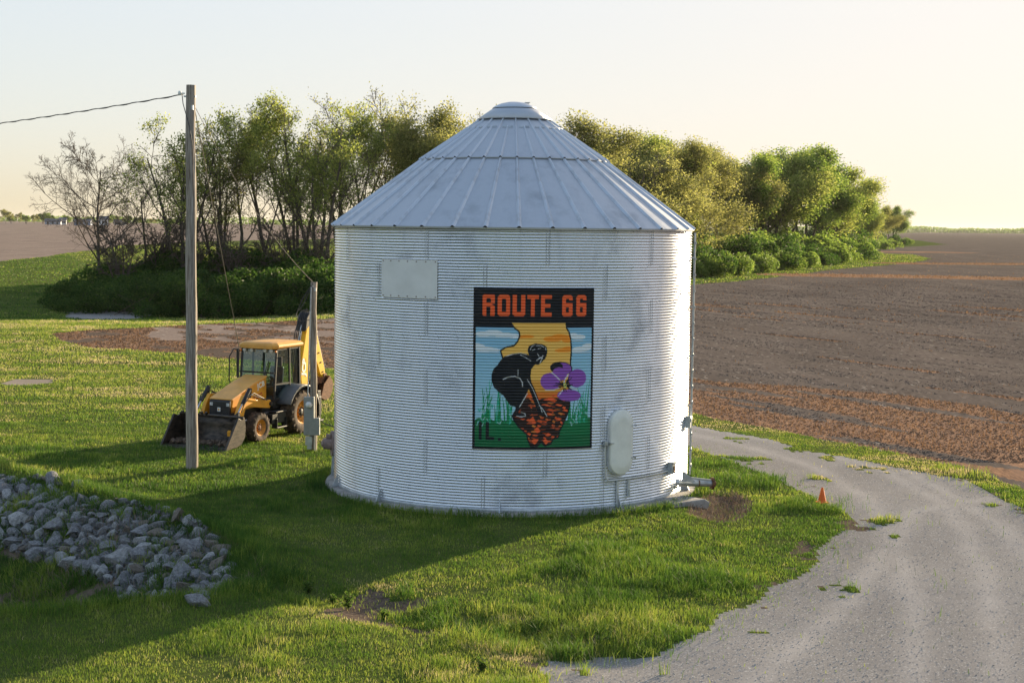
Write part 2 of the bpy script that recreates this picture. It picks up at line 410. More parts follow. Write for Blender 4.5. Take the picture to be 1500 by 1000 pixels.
def axis_fine(lo, hi, step, far_lo, far_hi, g):
    v = list(np.arange(lo, hi, step)); s = step
    while v[-1] < far_hi: s = max(step, g * abs(v[-1])) if g * abs(v[-1]) > s else s * 1.02; v.append(v[-1] + s)
    s = step; w = [lo]
    while w[-1] > far_lo: s = min(s * 1.06, 200); w.append(w[-1] - s)
    return np.array(w[:0:-1] + v)
gx = np.concatenate([-axis_fine(0, 15, .12, -.01, 6000, .014)[::-1][:-1], axis_fine(0, 15, .12, -.01, 6000, .014)])
gx = np.unique(np.round(gx, 4)); gy = axis_fine(19, 40, .12, -2500, 9000, .0062)
GX, GY = np.meshgrid(gx, gy, indexing='ij')
V = np.stack([GX, GY, height(GX.ravel(), GY.ravel()).reshape(GX.shape)], -1).reshape(-1, 3)
nx_, ny_ = len(gx), len(gy)
ii, jj = np.meshgrid(np.arange(nx_ - 1), np.arange(ny_ - 1), indexing='ij'); ii = ii.ravel(); jj = jj.ravel()
F = np.stack([ii * ny_ + jj, (ii + 1) * ny_ + jj, (ii + 1) * ny_ + jj + 1, ii * ny_ + jj + 1], 1)
cx = (gx[ii] + gx[ii + 1]) / 2; cy = (gy[jj] + gy[jj + 1]) / 2
cls = classify(cx, cy)

def ground_mat(name, c1, c2, c3, s1=1.2, s2=9., bump=.03, rough=.95, stretch=(1, 1, 1), rot=0., spk=None):
    m = bpy.data.materials.new(name); m.use_nodes = True
    nt = m.node_tree; N = nt.nodes; L = nt.links; b = N['Principled BSDF']
    b.inputs['Roughness'].default_value = rough; b.inputs['Specular IOR Level'].default_value = .0
    tc = N.new('ShaderNodeTexCoord'); mp = N.new('ShaderNodeMapping'); mp.inputs['Scale'].default_value = stretch; mp.inputs['Rotation'].default_value = (0, 0, rot)
    L.new(tc.outputs['Object'], mp.inputs[0])
    def noise(s, d=8, r=.65):
        n = N.new('ShaderNodeTexNoise'); n.inputs['Scale'].default_value = s; n.inputs['Detail'].default_value = d; n.inputs['Roughness'].default_value = r
        L.new(mp.outputs[0], n.inputs['Vector']); return n
    n1, n2, n0 = noise(s1), noise(s2, 9, .75), noise(.12, 5)
    r1 = N.new('ShaderNodeValToRGB'); L.new(n2.outputs[0], r1.inputs[0])
    r1.color_ramp.elements[0].position = .36; r1.color_ramp.elements[0].color = (*c1, 1)
    r1.color_ramp.elements[1].position = .66; r1.color_ramp.elements[1].color = (*c2, 1)
    r2 = N.new('ShaderNodeValToRGB'); L.new(n1.outputs[0], r2.inputs[0]); r2.color_ramp.elements[0].position = .42; r2.color_ramp.elements[1].position = .68
    mx = N.new('ShaderNodeMix'); mx.data_type = 'RGBA'; L.new(r2.outputs[0], mx.inputs['Factor']); L.new(r1.outputs[0], mx.inputs['A']); mx.inputs['B'].default_value = (*c3, 1)
    r0 = N.new('ShaderNodeValToRGB'); L.new(n0.outputs[0], r0.inputs[0]); r0.color_ramp.elements[0].position = .3; r0.color_ramp.elements[0].color = (.8, .8, .8, 1)
    r0.color_ramp.elements[1].position = .7; r0.color_ramp.elements[1].color = (1.15, 1.15, 1.15, 1)
    m2 = N.new('ShaderNodeMix'); m2.data_type = 'RGBA'; m2.blend_type = 'MULTIPLY'; m2.inputs['Factor'].default_value = 1
    L.new(mx.outputs['Result'], m2.inputs['A']); L.new(r0.outputs[0], m2.inputs['B'])
    out = m2.outputs['Result']
    if spk:
        vo = N.new('ShaderNodeTexVoronoi'); vo.inputs['Scale'].default_value = spk[0]; L.new(mp.outputs[0], vo.inputs['Vector'])
        ma = N.new('ShaderNodeSeparateColor'); L.new(vo.outputs['Color'], ma.inputs[0])
        r3 = N.new('ShaderNodeValToRGB'); L.new(ma.outputs[0], r3.inputs[0]); r3.color_ramp.elements[0].position = spk[1]; r3.color_ramp.elements[1].position = min(.999, spk[1] + .04)
        m3 = N.new('ShaderNodeMix'); m3.data_type = 'RGBA'; L.new(r3.outputs[0], m3.inputs['Factor']); L.new(out, m3.inputs['A']); m3.inputs['B'].default_value = (*spk[2], 1)
        out = m3.outputs['Result']
    L.new(out, b.inputs['Base Color'])
    if bump:
        bp = N.new('ShaderNodeBump'); bp.inputs['Strength'].default_value = 1; bp.inputs['Distance'].default_value = bump
        L.new(n2.outputs[0], bp.inputs['Height']); L.new(bp.outputs[0], b.inputs['Normal'])
    return m
GM = [ground_mat('lawn_soil', (.06, .085, .02), (.12, .15, .04), (.085, .10, .035), 1.5, 12, .05),
      ground_mat('gravel', (.16, .150, .142), (.35, .328, .312), (.24, .224, .214), .7, 42, .0004, spk=(45, .92, (.40, .385, .37))),
      ground_mat('tilled_soil', (.092, .075, .062), (.20, .163, .138), (.135, .110, .093), .5, 3.2, .006, stretch=(1.5, .35, 1), rot=-.54, spk=(6, .965, (.27, .235, .20))),
      ground_mat('stubble_soil', (.15, .095, .065), (.46, .27, .16), (.24, .155, .11), .8, 5, .010, stretch=(1.7, .35, 1), rot=-.54),
      ground_mat('bare_soil', (.075, .055, .042), (.19, .145, .115), (.11, .085, .065), 1.5, 9, .02),
      ground_mat('pale_sand', (.26, .21, .17), (.38, .32, .26), (.3, .25, .2), 2, 20, .002),
      ground_mat('harvested_soil', (.17, .13, .105), (.34, .27, .225), (.24, .185, .155), .5, 4, .008, stretch=(1.2, .5, 1), rot=.3, spk=(5, .97, (.42, .36, .30)))]
nt_ = GM[1].node_tree; bs_ = nt_.nodes['Principled BSDF']; lk = bs_.inputs['Base Color'].links[0].from_socket
at_ = nt_.nodes.new('ShaderNodeAttribute'); at_.attribute_name = 'tint'; mx_ = nt_.nodes.new('ShaderNodeMix'); mx_.data_type = 'RGBA'; ml_ = nt_.nodes.new('ShaderNodeMath'); ml_.operation = 'MULTIPLY'; ml_.inputs[1].default_value = .38; ml_.use_clamp = True
nt_.links.new(at_.outputs['Fac'], ml_.inputs[0]); nt_.links.new(ml_.outputs[0], mx_.inputs['Factor']); nt_.links.new(lk, mx_.inputs['A']); mx_.inputs['B'].default_value = (.44, .41, .39, 1); nt_.links.new(mx_.outputs['Result'], bs_.inputs['Base Color'])
GN = ['ground', 'gravel_road', 'field', 'stubble_strip', 'bare_soil', 'sand_patch', 'harvested_field']
for k in range(7):
    sel = cls == k
    f = F[sel]; u, inv = np.unique(f.ravel(), return_inverse=True)
    tr_ = None
    if k == 1:      # worn wheel tracks in the gravel
        tr_ = np.zeros(len(u))
        for TP in (PX((960, 625), (1100, 655), (1200, 685), (1270, 730), (1310, 790), (1335, 870), (1340, 1100)), PX((1000, 622), (1180, 655), (1300, 690), (1390, 745), (1440, 830), (1460, 930), (1470, 1100)), PX((1330, 690), (1450, 760), (1600, 900), (1700, 1050)), PX((1100, 1000), (1220, 900), (1290, 820), (1340, 750), (1450, 730))):
            dt = pdist(V[u, 0] + .3 * (fbm(V[u, 0] * .7, V[u, 1] * .7, 5) - .5), V[u, 1], TP, False); tr_ = np.maximum(tr_, np.exp(-(dt / .26) ** 2) * (.4 + .9 * fbm(V[u, 0] * 1.5, V[u, 1] * 1.5, 6)))
    o = npmesh(GN[k], V[u], inv.reshape(-1, 4), GM[k], smooth=True, tint=tr_); tag(o, kind='structure')

# ---------------------------------------------------------------- the grain bin
Bn = empty('grain_bin', (BX, BY, 0)); tag(Bn, 'round corrugated galvanised steel grain bin with conical roof and painted mural', 'grain bin')
Z0, Z1, PIT = .10, 6.60, 6.50 / 96
def cyl(r, phi, z):      # phi 0 faces the camera, + to the right
    return (r * np.sin(phi), -r * np.cos(phi), z)
def corr(z): return .0115 * np.cos(2 * np.pi * (z - Z0) / PIT)
def skin(name, p0, p1, za, zb, nphi, nz, off, mats, closed=False, uvcol=None, parent=Bn):
    ph = np.linspace(p0, p1, nphi + 1); zz = np.linspace(za, zb, nz + 1)
    P, Zg = np.meshgrid(ph, zz, indexing='ij')
    rr = BR + corr(Zg) + off
    # a few shallow dents and out-of-round sheets
    rr = rr + .006 * np.sin(P * 5 + 1) * np.sin(Zg * 1.1) + .004 * np.sin(P * 13 + Zg * 2.3)
    X, Y, Z = cyl(rr, P, Zg); Vv = np.stack([X, Y, Z], -1).reshape(-1, 3)
    i, j = np.meshgrid(np.arange(nphi), np.arange(nz), indexing='ij'); i = i.ravel(); j = j.ravel(); n = nz + 1
    Ff = np.stack([i * n + j, (i + 1) * n + j, (i + 1) * n + j + 1, i * n + j + 1], 1)
    return npmesh(name, Vv, Ff, mats, parent, True)
skin('wall', -math.pi, math.pi, Z0, Z1, 256, 96 * 8, 0, M['bin'])
# foundation ring
fb = MB(); fb.lathe([(4.2, -.3), (4.86, -.3), (4.80, .03), (4.76, .06), (4.5, .085), (4.2, .085)], n=64)
fo = fb.build('foundation', M['concrete'], Bn)
sk = MB(); sk.lathe([(BR + .004, .02), (BR + .016, .085), (BR + .018, Z0 + .05), (BR + .01, Z0 + .055)], n=96); sk.build('base_angle', M['zinc'], Bn)
# roof
ER, MR, CRr = 4.64, 2.38, .98
EZ, MZ, CZ = 6.615, 8.285, 9.28
NR = 38
rf = MB(); rf.lathe([(ER - .05, EZ - .035), (ER, EZ - .038), (ER + .004, EZ), (MR, MZ), (MR - .02, MZ - .02)], n=NR * 2, smooth=False)
rf.lathe([(MR + .04, MZ - .012), (MR + .045, MZ + .012), (CRr, CZ), (.5, CZ + .30), (.45, CZ + .30)], n=NR * 2, smooth=False)
rf.lathe([(BR - .06, 6.5), (BR - .02, EZ - .02), (ER - .05, EZ - .035)], n=96, mi=0)
roof = rf.build('roof', M['roof'], Bn)
def rib(r0, z0, r1, z1, w0, w1, h, name):
    mb = MB(); k = 1 / math.hypot(r0 - r1, z1 - z0); nzv = Vector((-(0), -(z1 - z0) * k, (r0 - r1) * k))
    prof = lambda r, z, w: [Vector((-w, -r, z)) + nzv * .002, Vector((-w * .28, -r, z)) + nzv * h, Vector((w * .28, -r, z)) + nzv * h, Vector((w, -r, z)) + nzv * .002]
    a = prof(r0, z0, w0); b = prof(r1, z1, w1)
    mb.add(a + b, [(0, 1, 5, 4), (1, 2, 6, 5), (2, 3, 7, 6), (7, 3, 0, 4)]); mb.add(a, [(3, 2, 1, 0)], 1); mb.add(b, [(0, 1, 2, 3)], 0)  # dark outer end face stands in for the shade inside the open rib
    return mb.build(name, [M['rib'], M['dark']], roof)
for tier in (0, 1, 2):
    if tier == 0: p = rib(ER + .012, EZ - .012, MR, MZ, .062, .040, .050, 'rib')
    elif tier == 1: p = rib(MR + .055, MZ + .006, 1.22, 9.105, .042, .034, .042, 'rib')
    else: p = rib(1.28, 9.06, .92, 9.325, .034, .026, .040, 'rib')
    for k in range(NR if tier < 2 else NR // 2):
        o = p if k == 0 else copy_obj(p, roof)
        o.rotation_euler = (0, 0, 2 * math.pi * (k * (2 if tier == 2 else 1)) / NR + R(1.6))
# stop plates between the ribs near the peak, the collar and the peak cap
st = MB()
for k in range(NR // 2):
    a = 2 * math.pi * (2 * k + 1) / NR + R(1.6)
    mtx = Matrix.Rotation(a, 3, 'Z')
    st.add([mtx @ Vector(v) for v in ((-.13, -1.27, 9.085), (.13, -1.27, 9.085), (.13, -1.25, 9.125), (-.13, -1.25, 9.125))], [(0, 1, 2, 3)])
st.build('stop_plate', M['zinc'], roof, solid=.012)
cm = MB(); cm.lathe([(.95, 9.335), (.97, 9.35), (.53, 9.655), (.50, 9.66)], n=48); cm.build('collar', M['roof'], roof)
cm = MB(); cm.lathe([(.56, 9.63), (.565, 9.655), (.50, 9.70), (.36, 9.76), (.18, 9.80), (.001, 9.81)], n=40)
cap = cm.build('peak_cap', M['rib'], roof)
cm = MB(); cm.lathe([(.55, 9.625), (.575, 9.632), (.575, 9.642), (.55, 9.645)], n=40); cm.build('cap_rim', M['dark'], roof)
hk = MB()
for k in range(4):
    a = .6 + k * .12; hk.tube([(.38 * math.sin(a), -.38 * math.cos(a) * .3, 9.74), (.42 * math.sin(a) + .05, -.3 * .38, 9.80)], .012, 5)
hk.build('lid_hook', M['zinc'], roof)
# sheet seams and bolts
V2, F2 = [], []
bx = np.array([(-1, 0, -1), (1, 0, -1), (1, 0, 1), (-1, 0, 1), (-.6, -1, -.6), (.6, -1, -.6), (.6, -1, .6), (-.6, -1, .6)], float)
bf = np.array([(4, 5, 6, 7), (0, 1, 5, 4), (1, 2, 6, 5), (2, 3, 7, 6), (3, 0, 4, 7)])
def bolt(phi, z, s=.011):
    pm = (math.degrees(phi) + 180) % 360 - 180
    if (-11.6 < pm < 24.7 and 1.5 < z < 5.28) or (-42.8 < pm < -21.8 and 4.9 < z < 5.9) or (29 < pm < 39 and .7 < z < 2.6): return
    r = BR + corr(np.array(z)) + .006 * math.sin(phi * 5 + 1) * math.sin(z * 1.1)
    c, s_ = math.cos(phi), math.sin(phi); q = bx * (s, .012, s)
    w = np.stack([q[:, 0] * c + (float(r) - q[:, 1]) * s_, q[:, 0] * s_ - (float(r) - q[:, 1]) * c, q[:, 2] + z], 1)
    F2.append(bf + 8 * len(V2)); V2.append(w)
for ring in range(8):
    off = (ring % 2) * R(18) + R(-8)
    za = Z0 + ring * 12 * PIT
    for s_ in range(10):
        ph = off + s_ * R(36)
        for q in range(12):
            for dp in (-.007, .007): bolt(ph + dp, za + (q + .0) * PIT)
    for q in range(60):
        bolt(R(q * 6 + 2), za + 12 * PIT - PIT, .009)
bo = npmesh('bolt', np.concatenate(V2), np.concatenate(F2), M['zinc'], Bn); bo['kind'] = 'stuff'
sm = MB()
for ring in range(8):
    off = (ring % 2) * R(18) + R(-8); za = Z0 + ring * 12 * PIT
    for s_ in range(10):
        ph = off + s_ * R(36) + .011
        n = 96; vs = []; fs = []
        for q in range(n + 1):
            z = za + 12 * PIT * q / n; r = BR + .0115 * math.cos(2 * math.pi * (z - Z0) / PIT) + .0025 + .006 * math.sin(ph * 5 + 1) * math.sin(z * 1.1) + .004 * math.sin(ph * 13 + z * 2.3)
            for dp in (-.0004, .0004): vs.append((r * math.sin(ph + dp), -r * math.cos(ph + dp), z))
        fs = [(2 * q, 2 * q + 1, 2 * q + 3, 2 * q + 2) for q in range(n)]
        sm.add(vs, fs)
sm.build('sheet_seam', mat('seam_shadow_dirt', (.10, .10, .11), .8, .2, .3), Bn)

def plate_on_bin(name, p0, p1, z0, z1, off, m, th=.006):
    mb = MB(); n = 12; vs = []; fs = []
    for k in range(n + 1):
        p = p0 + (p1 - p0) * k / n
        for z in (z0, z1):
            vs.append((( BR + off) * math.sin(p), -(BR + off) * math.cos(p), z))
    for k in range(n): fs.append((2 * k, 2 * k + 2, 2 * k + 3, 2 * k + 1))
    mb.add(vs, fs); return mb.build(name, m, Bn, solid=th)
pp = plate_on_bin('blank_panel', R(-42.3), R(-22.2), 4.95, 5.84, .020, M['panel'])
pp['label'] = 'blank off white metal sheet bolted to the wall'
sc_ = MB()
for k in range(7):
    for zz_ in (5.80, 4.99):
        p = R(-41.6) + k * R(3.13); r = BR + .025
        sc_.lathe([(.0, -.012), (.013, -.010), (.013, .0)], axis='y', c=(r * math.sin(p), -r * math.cos(p), zz_), n=8)
sc_.build('screw', M['rust'], pp)

# ---------------------------------------------------------------- the mural, painted on its own corrugated facing
W_, H_ = 629, 847
IMG = np.zeros((H_, W_, 3)); IMG[:] = (.008, .009, .012)
yy, xx = np.mgrid[0:H_, 0:W_].astype(float); xx += 58; yy += 78     # sketch coordinates 58..687, 78..925
def fill(P, c, clip=None):
    k = inpoly(xx, yy, P)
    if clip is not None: k &= clip
    IMG[k] = c; return k
def line(P, w, c, clip=None):
    x0 = min(p[0] for p in P) - w; x1 = max(p[0] for p in P) + w; y0 = min(p[1] for p in P) - w; y1 = max(p[1] for p in P) + w
    a, b_, c0, d0 = int(max(0, y0 - 78)), int(max(0, min(H_, y1 - 77))), int(max(0, x0 - 58)), int(max(0, min(W_, x1 - 57)))
    if b_ <= a or d0 <= c0: return
    d = pdist(xx[a:b_, c0:d0], yy[a:b_, c0:d0], P, False) < w / 2
    if clip is not None: d &= clip[a:b_, c0:d0]
    sub = IMG[a:b_, c0:d0]; sub[d] = c
def ell(cx_, cy_, rx, ry, c, rot=0., clip=None):
    ca, sa = math.cos(rot), math.sin(rot); dx, dy = xx - cx_, yy - cy_
    k = ((dx * ca + dy * sa) / rx) ** 2 + ((-dx * sa + dy * ca) / ry) ** 2 < 1
    if clip is not None: k &= clip
    IMG[k] = c; return k
BLK = (.008, .009, .012); SKY1 = np.array((.25, .50, .68)); SKY2 = np.array((.36, .60, .72)); ORG = (.88, .13, .03); YEL = (.88, .52, .11); YOR = (.90, .31, .02)
GRN = (.006, .17, .055); PUR = (.28, .09, .44); WHT = (.72, .78, .82)
inner = (xx > 70) & (xx < 675) & (yy > 286) & (yy < 912)
g = np.clip((yy - 286) / 400, 0, 1)[..., None]; IMG[inner] = (SKY1 * (1 - g) + SKY2 * g)[inner]
# clouds
for cx_, cy_, rx, ry in ((110, 322, 45, 14), (160, 316, 50, 16), (215, 326, 50, 14), (262, 330, 40, 12), (95, 395, 28, 20), (120, 400, 48, 14), (75, 385, 30, 16), (165, 404, 32, 9), (600, 335, 40, 14), (575, 328, 25, 14), (655, 385, 32, 16), (620, 398, 48, 14), (590, 406, 50, 9)):
    ell(cx_, cy_, rx, ry, WHT, clip=inner)
for cy_, x0, x1 in ((336, 75, 262), (414, 75, 190), (352, 560, 628), (414, 575, 672)):
    fill([(x0, cy_), (x1, cy_), (x1, cy_ + 5), (x0, cy_ + 5)], (.45, .55, .62), inner)
# green ground and grass blades
low = inner & (yy > 768 + 6 * np.sin(xx * .12)); IMG[low] = GRN
IMG[inner & (yy > 850)] = (.005, .14, .045)
rs = random.Random(3)
for k in range(46):
    side = k % 2; x0 = rs.uniform(72, 262) if side == 0 else rs.uniform(552, 672)
    hh = rs.uniform(90, 250) if side == 0 else rs.uniform(70, 220); lean = rs.uniform(-38, 38)
    pts = [(x0 + lean * t ** 2, 785 - hh * t) for t in (0, .25, .5, .75, 1)]
    c = (.006, .25, .09) if rs.random() < .7 else (.03, .42, .26)
    for a, b_, w in zip(pts, pts[1:], (8, 7, 5, 3)): line([a, b_], w, c, inner)
for k in range(34):
    side = k % 2; x0 = rs.uniform(80, 260) if side == 0 else rs.uniform(560, 665); y0 = rs.uniform(650, 810)
    for q in range(3): line([(x0, y0), (x0 + rs.uniform(-14, 14), y0 - rs.uniform(8, 24))], 4, (.06, .45, .36) if rs.random() < .55 else (.30, .55, .55), inner)
# the state outline
ST = [(255, 262), (530, 262), (533, 290), (545, 308), (556, 345), (560, 400), (557, 470), (553, 560), (550, 640), (556, 690), (545, 735), (522, 790), (502, 830), (498, 858), (470, 868), (458, 893), (432, 902), (412, 880), (388, 905), (360, 905), (345, 870),
      (340, 842), (300, 805), (276, 772), (266, 748), (288, 712), (270, 660), (245, 560), (232, 490), (212, 440), (203, 408), (225, 393), (268, 384), (287, 362), (299, 330), (295, 305), (270, 285)]
S = inpoly(xx, yy, ST)
line(ST + ST[:1], 15, BLK)
wob = 5 * np.sin(xx * .09) + 3 * np.sin(xx * .23)
IMG[S] = YEL; IMG[S & (yy > 560)] = (.72, .34, .05); IMG[S & (yy > 622)] = (.70, .20, .02)
for cx_, cy_, rx, ry in ((330, 332, 40, 9), (465, 345, 50, 15), (500, 335, 45, 16), (540, 345, 30, 20), (520, 405, 45, 10), (545, 398, 30, 14), (300, 335, 25, 7)): ell(cx_, cy_, rx, ry, YOR, clip=S)
soil = S & (yy > 655); IMG[soil] = (.03, .012, .008)
rs = random.Random(8)
for k in range(120):
    x0 = rs.uniform(275, 545); y0 = 640 + 250 * rs.random() ** 1.1; w = rs.uniform(12, 44); h_ = rs.uniform(3, 9)
    fill([(x0 - w / 2, y0 + rs.uniform(-3, 3)), (x0 - w / 5, y0 - h_), (x0 + w / 2, y0 - rs.uniform(0, 4)), (x0 + w / 6, y0 + h_)], rs.choice([ORG, ORG, (.42, .07, .02), (.70, .20, .03)]), S & (yy > 628))
for a, b_ in (((352, 765), (382, 778)), ((372, 820), (408, 826)), ((430, 850), (462, 846)), ((420, 880), (450, 886)), ((360, 880), (392, 886))):
    fill([a, ((a[0] + b_[0]) / 2, a[1] - 14), b_, ((a[0] + b_[0]) / 2, b_[1] + 12)], ORG, S)
# header lettering
fill([(58, 78), (687, 78), (687, 255), (58, 255)], BLK)
def rect(x0, y0, x1, y1, c=ORG, ch=0): fill([(x0 + ch, y0), (x1 - ch, y0), (x1, y0 + ch), (x1, y1 - ch), (x1 - ch, y1), (x0 + ch, y1), (x0, y1 - ch), (x0, y0 + ch)], c)
T_, B_, w_ = 116, 227, 19
rect(105, T_, 168, B_, ch=5); rect(124, T_ + 20, 147, T_ + 42, BLK, 3); rect(124, T_ + 64, 145, B_ + 1, BLK)
fill([(150, T_ + 50), (170, T_ + 46), (170, T_ + 60)], BLK)
rect(182, T_, 245, B_, ch=10); rect(203, T_ + 21, 224, B_ - 21, BLK, 3)
rect(258, T_, 322, B_, ch=10); rect(258, T_, 322, T_ + 12, ORG); rect(279, T_ - 2, 301, B_ - 21, BLK, 3)
rect(332, T_, 390, T_ + 21); rect(351, T_, 371, B_)
rect(402, T_, 422, B_); rect(402, T_, 458, T_ + 20); rect(402, T_ + 46, 450, T_ + 66); rect(402, B_ - 20, 458, B_)
for x0 in (512, 588):
    rect(x0, T_, x0 + 55, B_, ch=9); rect(x0 + 20, T_ + 20, x0 + 36, T_ + 42, BLK); rect(x0 + 34, T_ + 28, x0 + 56, T_ + 42, BLK); rect(x0 + 20, T_ + 63, x0 + 36, B_ - 20, BLK)
# IL.
for r_ in ((92, 782, 108, 876), (128, 782, 144, 876), (128, 861, 172, 876), (190, 864, 206, 880)): rect(*r_, c=BLK)
# planting figure, seen from the side, bent to the soil
fill([(335, 405), (342, 382), (372, 367), (408, 370), (432, 384), (438, 408), (434, 430), (428, 446), (416, 458), (404, 472), (388, 480), (370, 474), (352, 455)], BLK)
fill([(350, 430), (300, 418), (258, 424), (222, 434), (198, 458), (184, 482), (164, 502), (155, 530), (153, 562), (166, 598), (192, 624), (216, 642), (236, 672), (250, 692), (282, 700), (304, 694), (318, 668), (330, 636), (344, 606), (358, 636), (372, 676),
      (386, 716), (398, 736), (420, 744), (440, 752), (440, 738), (428, 708), (408, 690), (392, 652), (374, 606), (358, 572), (352, 540), (356, 502), (374, 478), (392, 470), (375, 440)], BLK)
fill([(282, 690), (306, 700), (292, 728), (326, 740), (332, 752), (286, 754), (272, 742)], BLK)
for P, w in ((((214, 556), (240, 544), (272, 540), (298, 550), (311, 572), (312, 592)), 5), (((336, 630), (318, 664), (298, 700)), 5), (((284, 748), (306, 752), (330, 748), (326, 735), (306, 728)), 4), (((288, 506), (288, 535)), 3),
             (((336, 556), (362, 600), (384, 650), (398, 686)), 3), (((398, 690), (420, 716), (440, 750)), 4), (((405, 700), (414, 728)), 3), (((412, 704), (430, 734)), 3), (((226, 436), (262, 424), (300, 418), (330, 426)), 4), (((300, 428), (330, 444), (352, 458)), 3),
             (((384, 456), (398, 444), (410, 440)), 6), (((400, 470), (408, 452), (414, 432)), 5), (((372, 374), (356, 384), (350, 400)), 3), (((382, 380), (404, 378), (420, 388)), 3), (((360, 404), (372, 398)), 3), (((390, 396), (404, 392)), 3), (((428, 388), (430, 402)), 3), (((386, 420), (394, 434)), 3)):
    line(P, w, (.55, .56, .56))
# the violet
ell(512, 498, 60, 34, BLK, .1); ell(520, 500, 46, 30, PUR, .1); ell(490, 488, 30, 20, BLK)
for e in ((455, 568, 52, 46, .2), (598, 552, 50, 48, -.1), (556, 642, 64, 31, .05), (505, 528, 40, 34, .5)): ell(*e[:4], PUR, e[4])
for k in range(26):
    a = rs.uniform(0, 6.28); l1 = rs.uniform(26, 62); line([(530, 585), (530 + l1 * math.cos(a), 585 + l1 * .8 * math.sin(a))], rs.uniform(3, 7), BLK)
for P in (((462, 520), (490, 545), (505, 560)), ((550, 530), (532, 556), (526, 575)), ((430, 612), (470, 612), (500, 602)), ((560, 600), (580, 606), (600, 612)), ((500, 640), (520, 614))): line(P, 6, (.62, .60, .66))
ell(533, 588, 9, 15, (.55, .55, .15)); line([(520, 598), (546, 578)], 3, BLK)
# black frame
fr_ = (xx < 69) | (xx > 676) | (yy > 912); IMG[fr_] = BLK
p0m, p1m, zt, zb_ = R(-11.2), R(24.3), 5.25, 1.53
nph, nzz = 440, 55 * 9
ph = np.linspace(p0m, p1m, nph + 1); zz = np.linspace(zb_, zt, nzz + 1)
P_, Zg = np.meshgrid(ph, zz, indexing='ij')
rr = BR + corr(Zg) + .009 + .006 * np.sin(P_ * 5 + 1) * np.sin(Zg * 1.1) + .004 * np.sin(P_ * 13 + Zg * 2.3)
X, Y, Z = cyl(rr, P_, Zg)
i, j = np.meshgrid(np.arange(nph), np.arange(nzz), indexing='ij'); i = i.ravel(); j = j.ravel(); n = nzz + 1
Fm = np.stack([i * n + j, (i + 1) * n + j, (i + 1) * n + j + 1, i * n + j + 1], 1)
def mural_mat():
    m = bpy.data.materials.new('mural_paint'); m.use_nodes = True; nt = m.node_tree; N = nt.nodes; L = nt.links; b = N['Principled BSDF']
    a = N.new('ShaderNodeAttribute'); a.attribute_name = 'paint'
    n = N.new('ShaderNodeTexNoise'); n.inputs['Scale'].default_value = 5; n.inputs['Detail'].default_value = 9; n.inputs['Roughness'].default_value = .75
    tc = N.new('ShaderNodeTexCoord'); L.new(tc.outputs['Object'], n.inputs['Vector'])
    r = N.new('ShaderNodeValToRGB'); L.new(n.outputs[0], r.inputs[0]); r.color_ramp.elements[0].position = .35; r.color_ramp.elements[0].color = (0, 0, 0, 1); r.color_ramp.elements[1].position = .8; r.color_ramp.elements[1].color = (.05, .05, .05, 1)
    x = N.new('ShaderNodeMix'); x.data_type = 'RGBA'; L.new(r.outputs[0], x.inputs['Factor']); L.new(a.outputs['Color'], x.inputs['A']); x.inputs['B'].default_value = (.34, .33, .31, 1); L.new(x.outputs['Result'], b.inputs['Base Color'])
    b.inputs['Roughness'].default_value = .42; b.inputs['Specular IOR Level'].default_value = .35; return m
mu = npmesh('mural', np.stack([X, Y, Z], -1).reshape(-1, 3), Fm, mural_mat(), Bn, True)
ui = np.clip(((P_ - p0m) / (p1m - p0m) * W_).astype(int), 0, W_ - 1); vi = np.clip(((zt - Zg) / (zt - zb_) * H_).astype(int), 0, H_ - 1)
ca_ = mu.data.color_attributes.new('paint', 'FLOAT_COLOR', 'POINT')
cc = np.ones((ui.size, 4), np.float32); cc[:, :3] = IMG[vi.ravel(), ui.ravel()]; ca_.data.foreach_set('color', cc.ravel())
mu['label'] = 'painted mural of a bent planting figure, purple flower and state outline under orange lettering'

# ---------------------------------------------------------------- fittings on the bin
def frame_at(phi, r, z):
    """local x = tangent to the right, y = outward, z = up"""
    t = Vector((math.cos(phi), math.sin(phi), 0)); o = Vector((math.sin(phi), -math.cos(phi), 0))
    m = Matrix((t, o, Vector((0, 0, 1)))).transposed().to_4x4(); m.translation = o * r + Vector((0, 0, z)); return m
def stadium(w, h, n=10):
    r = w / 2; P = []
    for k in range(n + 1): a = math.pi * k / n; P.append((r * math.cos(a), h / 2 - r + r * math.sin(a)))
    for k in range(n + 1): a = math.pi + math.pi * k / n; P.append((r * math.cos(a), -h / 2 + r + r * math.sin(a)))
    return P
door = bpy.data.objects.new('door', None)
def loft(mb, rings, mi=0, smooth=True):
    n = len(rings[0][0]); vs = []
    for P, y in rings: vs += [(p[0], y, p[1]) for p in P]
    fs = []
    for k in range(len(rings) - 1):
        for q in range(n): fs.append((k * n + q, k * n + (q + 1) % n, (k + 1) * n + (q + 1) % n, (k + 1) * n + q))
    mb.add(vs, fs, mi, smooth); mb.add([(p[0], rings[-1][1], p[1]) for p in rings[-1][0]], [tuple(range(n))], mi); return mb
dm = MB(); loft(dm, [(stadium(.66, 1.54), .05), (stadium(.66, 1.54), .085), (stadium(.645, 1.525), .10), (stadium(.60, 1.48), .105), (stadium(.50, 1.38), .125), (stadium(.30, 1.18), .14)])
door = dm.build('door', M['doorp'], Bn); door.matrix_local = frame_at(R(34), BR, 1.62)
door['label'] = 'pale oval walk-in door with rounded ends'
fm = MB(); loft(fm, [(stadium(.71, 1.59), -.02), (stadium(.71, 1.59), .04), (stadium(.69, 1.57), .055)])
fm.build('frame', M['zincl'], door)
